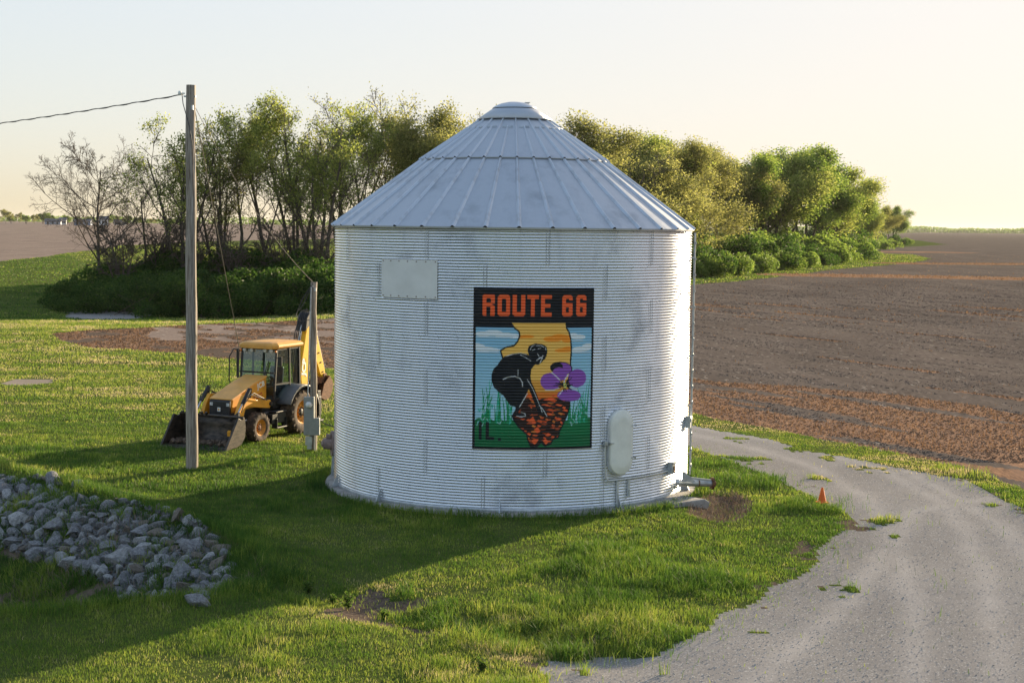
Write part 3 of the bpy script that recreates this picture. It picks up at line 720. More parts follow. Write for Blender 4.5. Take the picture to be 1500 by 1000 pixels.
for (x_, z_) in ((.31, .38), (.31, -.38), (-.28, 0)):
    lm = MB(); lm.box((x_, .115, z_), (.17, .02, .022)); lm.box((x_ + (.08 if x_ > 0 else -.08), .10, z_), (.03, .05, .05)); lm.build('latch', M['zinc'], door)
cd = MB()
def onb(phi_deg, z, o=.05): p = R(phi_deg); return ((BR + o) * math.sin(p), -(BR + o) * math.cos(p), z)
cd.tube([onb(29.2, 1.60, .07)] + [onb(28.6, z, .045) for z in (1.6, 1.2, .9)] + [onb(28.9, .80, .045), onb(29.6, .74, .045)] + [onb(a, .73 + .0006 * (a - 30), .045) for a in range(30, 57, 2)], .018, 8)
cd.tube([onb(27.8, 1.615), onb(31, 1.615)], .014, 6)
cd.build('conduit', M['zincl'], Bn)
b1 = MB(); b1.box((0, .05, 0), (.10, .09, .11)); bo1 = b1.build('junction_box', M['zinc'], Bn, bevel=.008); bo1.matrix_local = frame_at(R(28.6), BR, 1.62)
for (a, zl, zh) in ((33.2, .05, .70), (37.5, .30, .70)):
    b2 = MB(); b2.box((0, .03, (zl + zh) / 2), (.045, .045, zh - zl)); b2.box((0, .05, (zl + zh) / 2 - .1), (.02, .05, (zh - zl) * .4)); o = b2.build('strap', M['zincl'], Bn); o.matrix_local = frame_at(R(a), BR, 0)
b3 = MB(); b3.box((0, .07, 0), (.17, .14, .26)); b3.prism([(-.10, .13), (.10, .13), (.10, .15), (-.10, .15)], 0, .24); b3.box((.01, .145, -.02), (.07, .01, .16), mi=1)
o = b3.build('switch_hood', [M['zinc'], M['rust']], Bn, bevel=.005); o.matrix_local = frame_at(R(58), BR, .79)
for a in (-71, -42.5, -3, 33.6, 72):
    b4 = MB(); b4.prism([(0, -.02), (.16, -.02), (.02, .28), (0, .28)], -.012, .012, ax='x'); b4.box((0, .07, .0), (.14, .14, .012)); b4.tube([(0, .09, -.02), (0, .09, .07)], .012, 6)
    o = b4.build('anchor_bracket', M['zinc'], Bn); o.matrix_local = frame_at(R(a), BR + .01, .09)
# ladder on the sunny side, seen edge on
ld = empty('ladder'); ld.parent = Bn; ld.matrix_local = frame_at(R(82.0), BR - .04, 0)
for sx in (-1, 1):
    lm = MB(); lm.box((sx * .2, .13, 3.45), (.028, .045, 6.15)); lm.build('rail', M['zinc'], ld)
rp = MB(); rp.tube([(-.235, .14, 0), (.235, .14, 0)], .014, 8); rp.box((-.225, .15, 0), (.02, .06, .05)); rp = rp.build('rung', M['zinc'], ld); rp.location.z = .6
for k in range(1, 15): c = copy_obj(rp, ld); c.location.z = .6 + k * .405
for k in range(5):
    lm = MB(); lm.box((-.2, .06, .9 + k * 1.25), (.03, .13, .03)); lm.build('standoff', M['zinc'], ld)
eb = MB(); eb.box((0, .07, 0), (.16, .14, .30)); eb.box((0, .15, .05), (.09, .03, .09)); eb.tube([(0, .10, .15), (0, .10, .42)], .016, 6)
o = eb.build('control_box', M['zinc'], Bn, bevel=.006); o.matrix_local = frame_at(R(74), BR, 1.78)
# unloading auger
au = MB(); d_ = Vector((math.sin(R(72)), -math.cos(R(72)), 0)); a0 = Vector(onb(62, .36, -.3)); a1 = Vector((5.02, -1.72, .30))
au.tube([a0, a1], .085, 16); aug = au.build('unloading_auger', M['zinc'], Bn)
fl = MB(); dd = (a1 - a0).normalized()
fl.tube([a1, a1 + dd * .05], .155, 14); fl.tube([a1 + dd * .05, a1 + dd * .12], [.06, .05], 10); fl.tube([a1 - dd * .35, a1 - dd * .33], .10, 14)
fl.build('flange', M['rust'], aug)
gd = MB(); gd.prism([(0, 0), (.34, 0), (.26, .10), (.0, .30)], -.012, .012); gd.beam((.05, 0, .12), (.75, .05, .02), .05, .05); o = gd.build('auger_bracket', M['zinc'], Bn); o.location = (4.25, -2.05, .38); o.rotation_euler = (0, 0, R(10))
pd = MB(); pd.prism([(-.55, -.3), (.45, -.3), (.55, .02), (.40, .10), (-.5, .06)], -.45, .40, taper=[(-.5, -.3), (.5, -.3), (.45, .0), (.3, .06), (-.5, .04)]); o = pd.build('footing_block', M['concrete'], Bn, bevel=.03); o.location = (4.15, -2.75, .03); o.rotation_euler = (0, 0, R(28))
# aeration fan on the far left side
fn = MB(); fn.tube([(-4.40, .3, .90), (-4.72, .22, .90)], [.33, .33], 20); fn.tube([(-4.70, .22, .90), (-4.92, .16, .90)], [.17, .14], 16); fn.tube([(-4.92, .16, .90), (-4.97, .15, .90)], [.09, .07], 10); fn.box((-4.78, .18, 1.10), (.12, .14, .09))
fn.box((-4.5, .3, .78), (.08, .72, .8), (0, 0, R(8)))
fan = fn.build('aeration_fan', M['fan'], Bn)
fg = MB(); fg.beam((-4.66, .2, .6), (-4.70, .18, -.1), .05, .05); fg.build('support', M['zinc'], fan)
# ---------------------------------------------------------------- the backhoe loader (x forward, y to its left, z up, origin under the rear axle)
HA = R(-115)
J = empty('backhoe_loader', (-7.58, 46.67, 0), HA); tag(J, 'yellow and black backhoe loader parked on the grass with its front bucket lowered', 'backhoe')
def P_(name, mb, m, parent=None, **k): return mb.build(name, m, parent or J, **k)
ch = MB(); ch.box((1.0, 0, .78), (3.2, .62, .42)); ch.box((2.15, 0, .50), (.22, 1.35, .2)); ch.box((0, 0, .70), (.3, 1.3, .28)); ch.box((-.75, 0, .75), (.35, 1.9, .5)); ch.box((2.75, 0, .85), (.25, .66, .35))
P_('chassis', ch, M['black'], bevel=.02)
# engine hood
hd = MB(); hy = .385
prof = [(.97, .98), (2.82, .90), (2.86, 1.12), (2.80, 1.32), (2.45, 1.45), (1.7, 1.70), (.97, 1.88)]
hd.prism(prof, -hy, hy); hood = P_('hood', hd, M['yellow'], bevel=.06)
tp = MB(); tp.prism([(1.0, 1.90), (1.7, 1.725), (2.45, 1.475), (2.86, 1.34), (2.86, 1.30), (2.45, 1.43), (1.7, 1.68), (1.0, 1.85)], -.42, .42); P_('hood_top', tp, M['roofy'], bevel=.02, parent=hood)
gr = MB(); gr.prism([(2.84, .58), (2.93, .58), (2.91, 1.26), (2.84, 1.31)], -.37, .37)
for k in range(9): gr.box((2.925, 0, .66 + k * .065), (.012, .60, .018))
grille = P_('grille', gr, M['black'], bevel=.01)
em = MB(); em.box((2.945, 0, 1.02), (.012, .11, .12)); P_('emblem', em, M['white'], parent=grille, bevel=.01)
em = MB(); em.box((2.953, 0, 1.02), (.010, .05, .05)); P_('emblem_mark', em, M['yellow'], parent=grille)
for s in (-1, 1):
    lt = MB(); lt.box((2.90, s * .30, 1.17), (.03, .12, .10)); P_('headlight', lt, M['lamp'], parent=grille, bevel=.01)
def side_text(name, txt, size, x, z, m, s=1, rot=0., parent=hood, y=None, **k):
    y = (hy + .012) if y is None else y
    # reads left to right for a viewer on the machine's left side: text x runs backwards (-x)
    bx_ = Vector((-math.cos(rot), 0, math.sin(rot))); by_ = Vector((math.sin(rot), 0, math.cos(rot))); bz_ = Vector((0, 1, 0))
    m4 = Matrix((bx_, by_, bz_)).transposed().to_4x4(); m4.translation = Vector((x, y, z))
    return text_part(name, txt, size, .003, m, parent, m4, **k)
side_text('lettering', 'JCB', .23, 1.32, 1.63, M['white'], rot=.22, bold=.006, sx=1.05, space=1.08)
rl = MB()
for k in range(5): rl.box((1.78 - k * .12, hy + .006, 1.25 + k * .03), (.09, .01, .035), (0, .28, 0)); rl.box((1.74 - k * .12, hy + .006, 1.18 + k * .03), (.08, .01, .03), (0, .28, 0))
P_('side_decal', rl, M['red'], parent=hood)
ex = MB(); ex.tube([(1.55, -.30, 1.85), (1.55, -.30, 2.75)], .045, 10); P_('exhaust_pipe', ex, M['black'])
# cab: floor, pillars, roof, glass, seat, wheel
cb = MB(); cb.prism([(-.62, .85), (1.12, .85), (1.12, 1.15), (-.62, 1.15)], -.62, .62); cb.prism([(-.62, 1.15), (-.2, 1.15), (-.2, 1.5), (-.62, 1.5)], -.66, .66)
cab = P_('cab_base', cb, M['black'], bevel=.02)
def pillar(a, b, w=.07):
    mb = MB(); mb.beam(a, b, w, w); return P_('pillar', mb, M['black'], parent=cab, bevel=.01)
TZ = 2.74
for s in (-1, 1):
    pillar((1.14, s * .64, 1.1), (.92, s * .64, TZ)); pillar((.12, s * .70, 1.1), (.12, s * .68, TZ), .06); pillar((-.66, s * .66, 1.1), (-.62, s * .66, TZ), .08)
    sd_ = MB(); sd_.beam((1.14, s * .66, 1.62), (.12, s * .70, 1.62), .04, .05); sd_.beam((1.14, s * .66, 1.15), (-.66, s * .66, 1.15), .06, .08); sd_.beam((.94, s * .65, TZ - .02), (-.62, s * .66, TZ - .02), .06, .07)
    P_('door_frame', sd_, M['black'], parent=cab)
for q_ in (((.94, -.66, TZ - .02), (.94, .66, TZ - .02), .06, .08), ((1.14, -.66, 1.98), (1.14, .66, 1.98), .03, .05), ((-.63, -.66, TZ - .02), (-.63, .66, TZ - .02), .06, .08)):
    xb = MB(); xb.beam(*q_); P_('cross_bar', xb, M['black'], parent=cab)
for nm, q in (('windscreen', [(1.14, -.62, 1.25), (1.14, .62, 1.25), (.94, .62, 2.70), (.94, -.62, 2.70)]), ('side_window', [(1.12, .66, 1.2), (.12, .68, 1.2), (.12, .67, 2.70), (.93, .65, 2.70)]), ('side_window', [(1.12, -.66, 1.2), (.12, -.68, 1.2), (.12, -.67, 2.70), (.93, -.65, 2.70)]),
              ('side_window', [(.12, .68, 1.5), (-.64, .66, 1.5), (-.62, .66, 2.70), (.12, .67, 2.70)]), ('side_window', [(.12, -.68, 1.5), (-.64, -.66, 1.5), (-.62, -.66, 2.70), (.12, -.67, 2.70)]), ('rear_window', [(-.66, -.62, 1.5), (-.66, .62, 1.5), (-.63, .62, 2.70), (-.63, -.62, 2.70)])):
    gm = MB(); gm.add(q, [(0, 1, 2, 3)]); P_(nm, gm, M['glass'], parent=cab)
wi = MB(); wi.beam((1.12, .1, 1.42), (1.0, .38, 2.35), .02, .02); wi.beam((1.11, .28, 1.7), (1.03, .42, 2.3), .025, .03); P_('wiper', wi, M['black'], parent=cab)
rfm = MB(); loftp = lambda w: [(-.80, -w), (.98, -w), (1.14, -w * .8), (1.17, 0), (1.14, w * .8), (.98, w), (-.80, w)]
def zring(P, z): return [(p[0], p[1], z) for p in P]
rings = [zring(loftp(.70), 2.72), zring(loftp(.75), 2.77), zring(loftp(.75), 2.84), zring([(p[0] * .95, p[1] * .93) for p in loftp(.72)], 2.90), zring([(p[0] * .75, p[1] * .75) for p in loftp(.72)], 2.93)]
n7 = 7
vs = [v for r_ in rings for v in r_]; fs = [(k * n7 + q, k * n7 + (q + 1) % n7, (k + 1) * n7 + (q + 1) % n7, (k + 1) * n7 + q) for k in range(4) for q in range(n7)] + [tuple(range(28, 35)), tuple(range(6, -1, -1))]
rfm.add(vs, fs); cr_ = P_('cab_roof', rfm, M['roofy'], bevel=.015)
for y_ in (-.52, -.25, .25, .48):
    lt = MB(); lt.lathe([(.0, .06), (.055, .05), (.06, 0)], axis='x', c=(1.0, y_, 2.66), n=12); P_('work_lamp', lt, M['lamp'], parent=cr_)
for s in (-1, 1):
    lt = MB(); lt.lathe([(.035, 0), (.035, .05), (.001, .07)], c=(1.03, s * .66, 2.62), n=10); P_('indicator', lt, M['amber'], parent=cr_)
for o_ in (cab, cr_): o_.scale.x = .78; o_.location.x = .09
mh = MB(); mh.tube([(1.0, -.68, 2.62), (1.05, -.92, 2.66), (1.18, -1.0, 2.45), (1.22, -1.0, 1.7), (1.20, -.9, 1.42), (1.15, -.66, 1.40)], .022, 8); P_('mirror_bar', mh, M['black'], parent=cab)
mh = MB(); mh.box((1.05, .82, 2.35), (.04, .16, .28)); mh.tube([(.95, .66, 2.45), (1.05, .80, 2.45)], .015, 6); P_('mirror', mh, M['black'], parent=cab, bevel=.01)
st_ = MB(); st_.box((-.05, 0, 1.38), (.5, .5, .14)); st_.box((-.28, 0, 1.75), (.14, .48, .65), (0, -.15, 0)); P_('driver_seat', st_, M['black'], parent=cab, bevel=.04)
sw_ = MB(); sw_.beam((.85, 0, 1.1), (.62, 0, 1.72), .08, .08)
sw_.tube([(.60 + .17 * math.cos(a) * .8, .20 * math.sin(a), 1.74 + .17 * math.cos(a) * .55) for a in np.linspace(0, 2 * math.pi, 17)], .018, 6); P_('steering_wheel', sw_, M['black'], parent=cab)
# mudguards and steps
for s in (-1, 1):
    mb = MB(); yo, yi = s * 1.14, s * .62; n = 12; vs = []; fs = []
    for k in range(n + 1):
        a = R(20) + R(150) * k / n; r_ = .86
        X_ = r_ * math.cos(a); Zz = .72 + r_ * math.sin(a) * .98
        vs += [(X_, yi, Zz), (X_, yo, Zz), (X_ * .985, yo, Zz - .07)]
    for k in range(n): fs += [(3 * k, 3 * k + 1, 3 * k + 4, 3 * k + 3), (3 * k + 1, 3 * k + 2, 3 * k + 5, 3 * k + 4)]
    mb.add(vs, fs, 0, True); P_('mudguard', mb, M['grey'], solid=.03)
    sp = MB(); sp.box((1.18, s * .80, .62), (.75, .36, .30)); sp.box((1.12, s * .95, .34), (.55, .22, .05)); sp.box((1.12, s * .88, .82), (.60, .30, .05)); sp.box((.86, s * .95, .48), (.03, .2, .30)); sp.box((1.38, s * .95, .48), (.03, .2, .30)); P_('step', sp, M['black'], bevel=.015)
# wheels
def wheel(name, r, w, rr, x, y, s, lugs):
    mb = MB(); h = w / 2
    mb.lathe([(rr, -h * .80), (rr + .04, -h * .92), (r * .86, -h), (r * .955, -h * .85), (r * .965, -h * .5), (r * .965, h * .5), (r * .955, h * .85), (r * .86, h), (rr + .04, h * .92), (rr, h * .80)], axis='y', n=40)
    for k in range(lugs):
        for sd in (-1, 1):
            a = 2 * math.pi * (k + .5 * (sd > 0)) / lugs
            m3 = Matrix.Rotation(-a, 3, 'Y') @ Matrix.Rotation(sd * R(38), 3, 'Z')
            c = Matrix.Rotation(-a, 3, 'Y') @ Vector((0, 0, r * .972)); c.y += sd * h * .48
            m3 = Matrix.Rotation(-a, 3, 'Y') @ Matrix.Rotation(sd * R(35), 3, 'Z')
            mb.box(c, (r * .10, h * 1.12, r * .055), m3)
            c2 = Matrix.Rotation(-a - sd * .12, 3, 'Y') @ Vector((0, 0, r * .92)); c2.y += sd * h * .96
            mb.box(c2, (r * .09, h * .10, r * .13), Matrix.Rotation(-a, 3, 'Y'))
    hub = empty(name); hub.parent = J; hub.location = (x, y, r - .015)
    mb.build('tyre', M['tyre'], hub)
    rb = MB(); o = s * h
    rb.lathe([(rr, o * .82), (rr * .96, o * .72), (rr * .86, o * .62), (rr * .80, o * .30), (rr * .45, o * .18), (rr * .42, o * .42), (rr * .20, o * .45), (.001, o * .45)], axis='y', n=32)
    rb.lathe([(rr, -o * .82), (rr * .86, -o * .6), (.001, -o * .5)], axis='y', n=32)
    rb.build('rim', M['rim'], hub)
    hb = MB(); hb.lathe([(rr * .34, o * .40), (rr * .33, o * .56), (rr * .16, o * .62), (.001, o * .62)], axis='y', n=20)
    for k in range(8):
        a = k * math.pi / 4; hb.box((rr * .40 * math.cos(a), o * .47, rr * .40 * math.sin(a)), (.03, .05, .03))
    hb.build('hub', M['black'] if r > .6 else M['rust'], hub)
for s in (-1, 1):
    wheel('rear_wheel', .70, .46, .37, 0, s * .90, s, 18); wheel('front_wheel', .46, .32, .25, 2.17, s * .86, s, 16)
fmud = MB()
# loader arms, rams, bucket
for s in (-1, 1):
    y0, y1 = s * .56, s * .68
    am = MB(); am.prism([(1.10, 1.06), (1.22, 1.18), (1.9, 1.24), (2.36, 1.42), (2.60, 1.44), (2.80, 1.18), (3.10, .60), (3.32, .42), (3.30, .26), (3.12, .22), (2.88, .36), (2.52, 1.02), (2.3, 1.06), (1.25, .92)], min(y0, y1), max(y0, y1))
    arm = P_('loader_arm', am, M['yellow'], bevel=.015)
    pv = MB(); pv.tube([(1.22, s * .50, 1.06), (1.22, s * .74, 1.06)], .07, 12); pv.tube([(3.2, s * .5, .34), (3.2, s * .74, .34)], .055, 12); P_('pivot_pin', pv, M['black'], parent=arm)
    tw = MB(); tw.prism([(1.0, .70), (1.40, .70), (1.38, 1.0), (1.34, 1.18), (1.16, 1.2), (1.02, 1.1)], s * .45 - .05, s * .45 + .05); P_('loader_tower', tw, M['black'], bevel=.01)
    rm = MB(); rm.tube([(2.44, s * .76, 1.62), (2.80, s * .76, 1.22)], .06, 12); rm.tube([(2.80, s * .76, 1.22), (3.04, s * .76, .94)], .028, 10, mi=1); rm.beam((3.0, s * .78, .55), (3.05, s * .78, .98), .06, .09); rm.beam((3.03, s * .78, .95), (3.38, s * .72, .80), .06, .07); rm.beam((2.46, s * .74, 1.36), (2.42, s * .76, 1.66), .06, .12)
    P_('crowd_ram', rm, [M['black'], M['steel']])
    lr = MB(); lr.tube([(1.25, s * .72, .80), (2.0, s * .72, .78)], .05, 12); lr.tube([(2.0, s * .72, .78), (2.75, s * .72, .66)], .026, 10, mi=1); P_('lift_ram', lr, [M['black'], M['steel']])
    hs = MB(); hs.tube([(1.5, s * .74, 1.2), (2.3, s * .82, 1.50), (2.7, s * .84, 1.40), (2.95, s * .82, .98)], .016, 6); hs.tube([(1.5, s * .70, 1.22), (2.3, s * .71, 1.44), (2.7, s * .72, 1.15)], .016, 6); P_('hose', hs, M['hose'])
tb = MB(); tb.tube([(3.0, -.62, .50), (3.0, .62, .50)], .06, 12); P_('torque_tube', tb, M['yellow'])
bk = empty('bucket'); bk.parent = J
OX, BW = 3.25, 1.16
shell = [(OX + .02, .86), (OX - .02, .60), (OX + .02, .30), (OX + .18, .12), (OX + .42, .05), (OX + .95, .02)]
mb = MB(); n = len(shell); vs = [(x, -BW, z) for x, z in shell] + [(x, BW, z) for x, z in shell]
mb.add(vs, [(i, i + 1, n + i + 1, n + i) for i in range(n - 1)], 0, True); bsh = mb.build('shell', M['bucket'], bk, solid=.035)
for s in (-1, 1):
    mb = MB(); mb.prism([(OX + .02, .86), (OX - .02, .60), (OX + .02, .30), (OX + .18, .12), (OX + .42, .05), (OX + .95, .02), (OX + .90, .14), (OX + .30, .80)], s * BW - .02, s * BW + .02); mb.build('side_plate', M['bucket'], bk)
    mb = MB(); mb.prism([(OX + .86, .0), (OX + 1.0, .0), (OX + .36, .90), (OX + .22, .84)], s * BW - .035, s * BW + .035); mb.build('side_edge', M['bucket'], bk, bevel=.005)
mb = MB(); mb.prism([(OX + .85, -.005), (OX + 1.10, -.005), (OX + 1.10, .012), (OX + .85, .035)], -BW, BW); mb.build('cutting_edge', M['bucket'], bk)
mb = MB(); mb.tube([(OX + .06, -BW, .88), (OX + .06, BW, .88)], .04, 10)
for k in range(8): mb.box((OX + .10, -BW + .12 + k * .12 + (k % 3) * .04, .93), (.10, .06, .07), (k, .3 * k, .2))
mb.build('top_lip', M['bucket'], bk)
mb = MB()
for k in range(60): mb.box((OX + .2 + random.random() * .5, random.uniform(-1.05, 1.05), .12), (random.uniform(.04, .14),) * 3, (random.random() * 3, random.random() * 3, 0))
mb.build('soil', GM[4], bk)
# backhoe: slide frame, stabilisers, boom, dipper, bucket
kf = MB(); kf.box((-.98, 0, .78), (.16, 2.2, .62)); kf.box((-1.12, 0, .92), (.22, .5, .70)); P_('slide_frame', kf, M['black'], bevel=.02)
for s in (-1, 1):
    sm_ = MB(); sm_.box((-1.0, s * .98, .80), (.18, .15, .95)); sm_.box((-1.0, s * .98, .30), (.34, .26, .06)); P_('stabiliser', sm_, M['black'], bevel=.015)
_J = J; J = bpy.data.objects.new('backhoe_arm', None); COL.objects.link(J); J.parent = _J; J.location = (-.05, -.04, 0)
kp = MB(); kp.box((-1.28, 0, .95), (.22, .34, .60)); P_('king_post', kp, M['black'], bevel=.03)
boom = MB()
bp_ = [(-1.22, .95), (-1.36, 1.30), (-1.30, 1.9), (-1.50, 2.6), (-1.72, 3.42), (-1.86, 3.60), (-2.02, 3.58), (-2.06, 3.40), (-1.98, 2.7), (-1.90, 2.0), (-1.72, 1.30), (-1.52, .90)]
boom.prism(bp_, -.15, .15); bmo = P_('boom', boom, M['yellowb'], bevel=.02)
def boom_text(x, z, y):
    bx_ = Vector((-.12, 0, .99)).normalized(); bz_ = Vector((0, 1, 0)); by_ = bz_.cross(bx_); m4 = Matrix((bx_, by_, bz_)).transposed().to_4x4(); m4.translation = Vector((x, y, z))
    return text_part('lettering', 'JCB', .31, .003, M['white'], bmo, m4, bold=.014, sx=1.2)
boom_text(-1.50, 1.95, .156)
br_ = MB(); br_.tube([(-1.26, 0, 1.75), (-1.36, 0, 2.5)], .075, 12); br_.tube([(-1.36, 0, 2.5), (-1.60, 0, 3.32)], .042, 10, mi=1); br_.tube([(-1.26, .0, 1.3), (-1.26, 0, 1.8)], .085, 12)
P_('boom_ram', br_, [M['black'], M['steel']])
nk = MB(); nk.prism([(-1.52, 3.1), (-1.60, 3.55), (-1.76, 3.72), (-1.98, 3.70), (-2.06, 3.52), (-1.8, 3.3)], -.19, .19); P_('boom_nose', nk, M['black'], bevel=.03)
dp = MB(); dp.prism([(-1.86, 3.50), (-1.95, 3.62), (-2.12, 3.50), (-2.42, 2.7), (-2.78, 1.80), (-2.86, 1.52), (-2.72, 1.44), (-2.52, 1.62), (-2.12, 2.4)], -.13, .13)
dip = P_('dipper', dp, M['yellowb'], bevel=.015)
pn = MB()
for k in range(5): pn.tube([(-2.16 - .13 * k, -.15, 3.0 - .33 * k), (-2.16 - .13 * k, .15, 3.0 - .33 * k)], .03, 8)
P_('pivot_pin', pn, M['black'], parent=dip)
dr = MB(); dr.tube([(-2.05, 0, 3.72), (-2.45, 0, 3.0)], .06, 10); dr.tube([(-2.45, 0, 3.0), (-2.86, 0, 1.95)], .035, 10, mi=1); dr.beam((-2.86, 0, 1.95), (-2.66, 0, 1.55), .2, .08); P_('dipper_ram', dr, [M['black'], M['steel']])
hs = MB()
for k, yo in enumerate((-.1, -.03, .04, .11)): hs.tube([(-1.3, yo, 1.2), (-1.15, yo, 2.2), (-1.35, yo, 3.1), (-1.72, yo, 3.78 + k * .02), (-2.1, yo, 3.66), (-2.3, yo, 3.2)], .016, 6)
P_('hose', hs, M['hose'])
bb = empty('backhoe_bucket'); bb.parent = J
mb = MB(); prof = [(-2.80, 1.55), (-2.98, 1.35), (-2.98, 1.05), (-2.80, .82), (-2.52, .76), (-2.26, .86)]
n = len(prof); mb.add([(x, -.32, z) for x, z in prof] + [(x, .32, z) for x, z in prof], [(i, i + 1, n + i + 1, n + i) for i in range(n - 1)], 0, True); mb.build('shell', M['rust'], bb, solid=.03)
for s in (-1, 1):
    mb = MB(); mb.prism(prof + [(-2.45, 1.30)], s * .32 - .015, s * .32 + .015); mb.build('side_plate', M['rust'], bb)
mb = MB()
for k in range(5): mb.prism([(-2.30, .83), (-2.08, .93), (-2.28, .90)], -.30 + k * .145 - .03, -.30 + k * .145 + .03)
mb.build('teeth', M['steel'], bb)
mb = MB(); mb.prism([(-2.88, 1.62), (-2.70, 1.62), (-2.55, 1.30), (-2.84, 1.40)], -.17, .17); mb.build('bucket_linkage', M['rust'], bb, bevel=.02)

for c_ in list(J.children):
    c_.parent = _J; c_.location = Vector(c_.location) + Vector((-.05, -.04, 0))
bpy.data.objects.remove(J); J = _J

# ---------------------------------------------------------------- poles, wires, meter
def pole(name, base, top, r0, r1, label, cat, grp=None):
    e = empty(name, base); mb = MB(); top = Vector(top) - Vector(base); pts = []; rs_ = []
    for k in range(13):
        t = k / 12; p = top * t; pts.append(p + Vector((.012 * math.sin(k * 1.7), .012 * math.cos(k * 2.1), 0))); rs_.append(r0 + (r1 - r0) * t)
    pts[0].z = -.4
    mb.tube(pts, rs_, 18); mb.build('shaft', M['wood'], e); tag(e, label, cat); return e
b0 = at(281, 685); UY = b0.y
t0 = atY(290, 125, UY); U = pole('utility_pole', (b0.x, b0.y, hz(b0.x, b0.y)), (b0.x + .02, UY, t0.z), .165, .125, 'tall weathered wooden utility pole standing in front of the loader bucket', 'utility pole')
topz = t0.z - U.location.z
mb = MB(); mb.tube([(-.13, -.02, topz - .22), (-.24, -.03, topz - .22)], .02, 8); mb.lathe([(.001, -.06), (.045, -.05), (.05, .02), (.03, .06)], c=(-.26, -.03, topz - .22), n=12); mb.build('insulator', M['white'], U)
mb = MB(); mb.tube([(-.2, -.03, topz - .25), (-.15, -.14, topz - .5), (.02, -.17, topz - 1.1), (.10, -.15, topz - 1.6)], .012, 6); mb.tube([(.1, -.14, topz - 1.6), (.14, -.10, topz - 4), (.13, -.11, topz - 7)], .007, 5); mb.build('down_lead', M['cable'], U)
mb = MB(); mb.box((0, 0, topz - .3), (.32, .05, .04)); mb.box((.09, -.10, topz - .6), (.05, .06, .12)); mb.build('bracket', M['zinc'], U)
b1_ = at(459, 660); t1 = atY(464, 413, b1_.y)
Mp = pole('meter_pole', (b1_.x, b1_.y, hz(b1_.x, b1_.y)), (b1_.x, b1_.y, t1.z), .10, .095, 'short wooden pole with grey electric meter boxes beside the grain bin', 'pole')
mz = t1.z
def fpole(mb, name, m, bev=.01, par=Mp): return mb.build(name, m, par, bevel=bev)
mb = MB(); mb.box((-.10, -.17, 1.30), (.30, .14, .62)); e_ = fpole(mb, 'meter_socket', M['boxgrey'])
mb = MB(); mb.lathe([(.09, 0), (.09, -.05), (.075, -.10), (.001, -.11)], axis='y', c=(-.10, -.24, 1.38), n=20); mb.build('meter_glass', M['lamp'], e_)
mb = MB(); mb.lathe([(.10, .0), (.10, -.03), (.088, -.03)], axis='y', c=(-.10, -.24, 1.38), n=20); mb.build('meter_ring', M['zinc'], e_)
mb = MB(); mb.box((-.02, -.17, .74), (.46, .17, .50)); fpole(mb, 'breaker_box', M['boxgrey'])
mb = MB(); mb.box((-.11, -.15, .32), (.20, .13, .26)); mb.box((-.09, -.15, .14), (.14, .12, .14)); fpole(mb, 'outlet_box', M['zinc'])
mb = MB(); mb.tube([(-.14, -.15, 1.60), (-.12, -.13, 2.4), (-.06, -.13, mz - .5), (-.05, -.13, mz - .15)], .022, 8); mb.tube([(.05, -.14, .5), (.05, -.14, .02)], .02, 8); mb.build('conduit', M['zinc'], Mp)
mb = MB(); mb.tube([(-.05, -.13, mz - .1), (-.30, -.2, mz - .5), (-.48, -.2, mz - .95), (-.36, -.2, mz - 1.15), (-.10, -.15, mz - 1.1)], .012, 6); mb.tube([(-.05, -.13, mz - .15), (-.22, -.2, mz - .55), (-.40, -.2, mz - .85)], .010, 6)
mb.tube([(.1, -.1, 1.0), (.35, -.05, .8), (.8, -.2, .7)], .016, 6); mb.build('cable_loop', M['cable'], Mp)
mb = MB(); mb.tube([(0, 0, mz - .15), (0, -.16, mz - .12)], .015, 6); mb.box((.06, -.10, mz - .22), (.06, .05, .10)); mb.build('hook', M['zinc'], Mp)
def wire(name, a, b, sag, r, m, label, n=28, twist=0.):
    a = Vector(a); b = Vector(b); pts = []
    for k in range(n + 1):
        t = k / n; p = a.lerp(b, t); p.z -= sag * 4 * t * (1 - t); pts.append(p)
    mb = MB(); mb.tube(pts, r, 6)
    if twist:
        L_ = (b - a).length; q = []; N_ = int(L_ * 6)
        for k in range(N_ + 1):
            t = k / N_; p = a.lerp(b, t); p.z -= sag * 4 * t * (1 - t); an = k * 1.05; q.append(p + Vector((0, math.cos(an), math.sin(an))) * twist)
        mb.tube(q, r, 5); mb.tube([p + Vector((.03, -.5 * twist, -.6 * twist)) for p in q], r * .7, 5)
    o = mb.build(name, m); tag(o, label, 'wire'); return o
ptop = Vector((b0.x - .2, UY, t0.z - .25))
w1 = atY(-4, 177, 46); wd = (w1 - ptop); far_end = ptop + wd * 1.5; far_end.z = ptop.z - 1.15 + .0
wire('power_line', ptop, ptop + Vector((wd.x * 2.2, wd.y * 2.2, wd.z * 2.0)), .12, .010, M['cable'], 'twisted dark power line running off to the left from the top of the tall pole', twist=.013)
wire('service_wire', (b0.x + .1, UY, t0.z - .5), (b1_.x, b1_.y, mz - .02), .42, .009, M['wire'], 'thin wire sloping down from the tall pole to the short meter pole')
ga = at(360, 560); wire('guy_wire', (b0.x + .08, UY, t0.z - .35), (ga.x, ga.y, 0), .05, .013, M['wire'], 'straight thin guy wire from the tall pole down toward the grass behind', n=4)

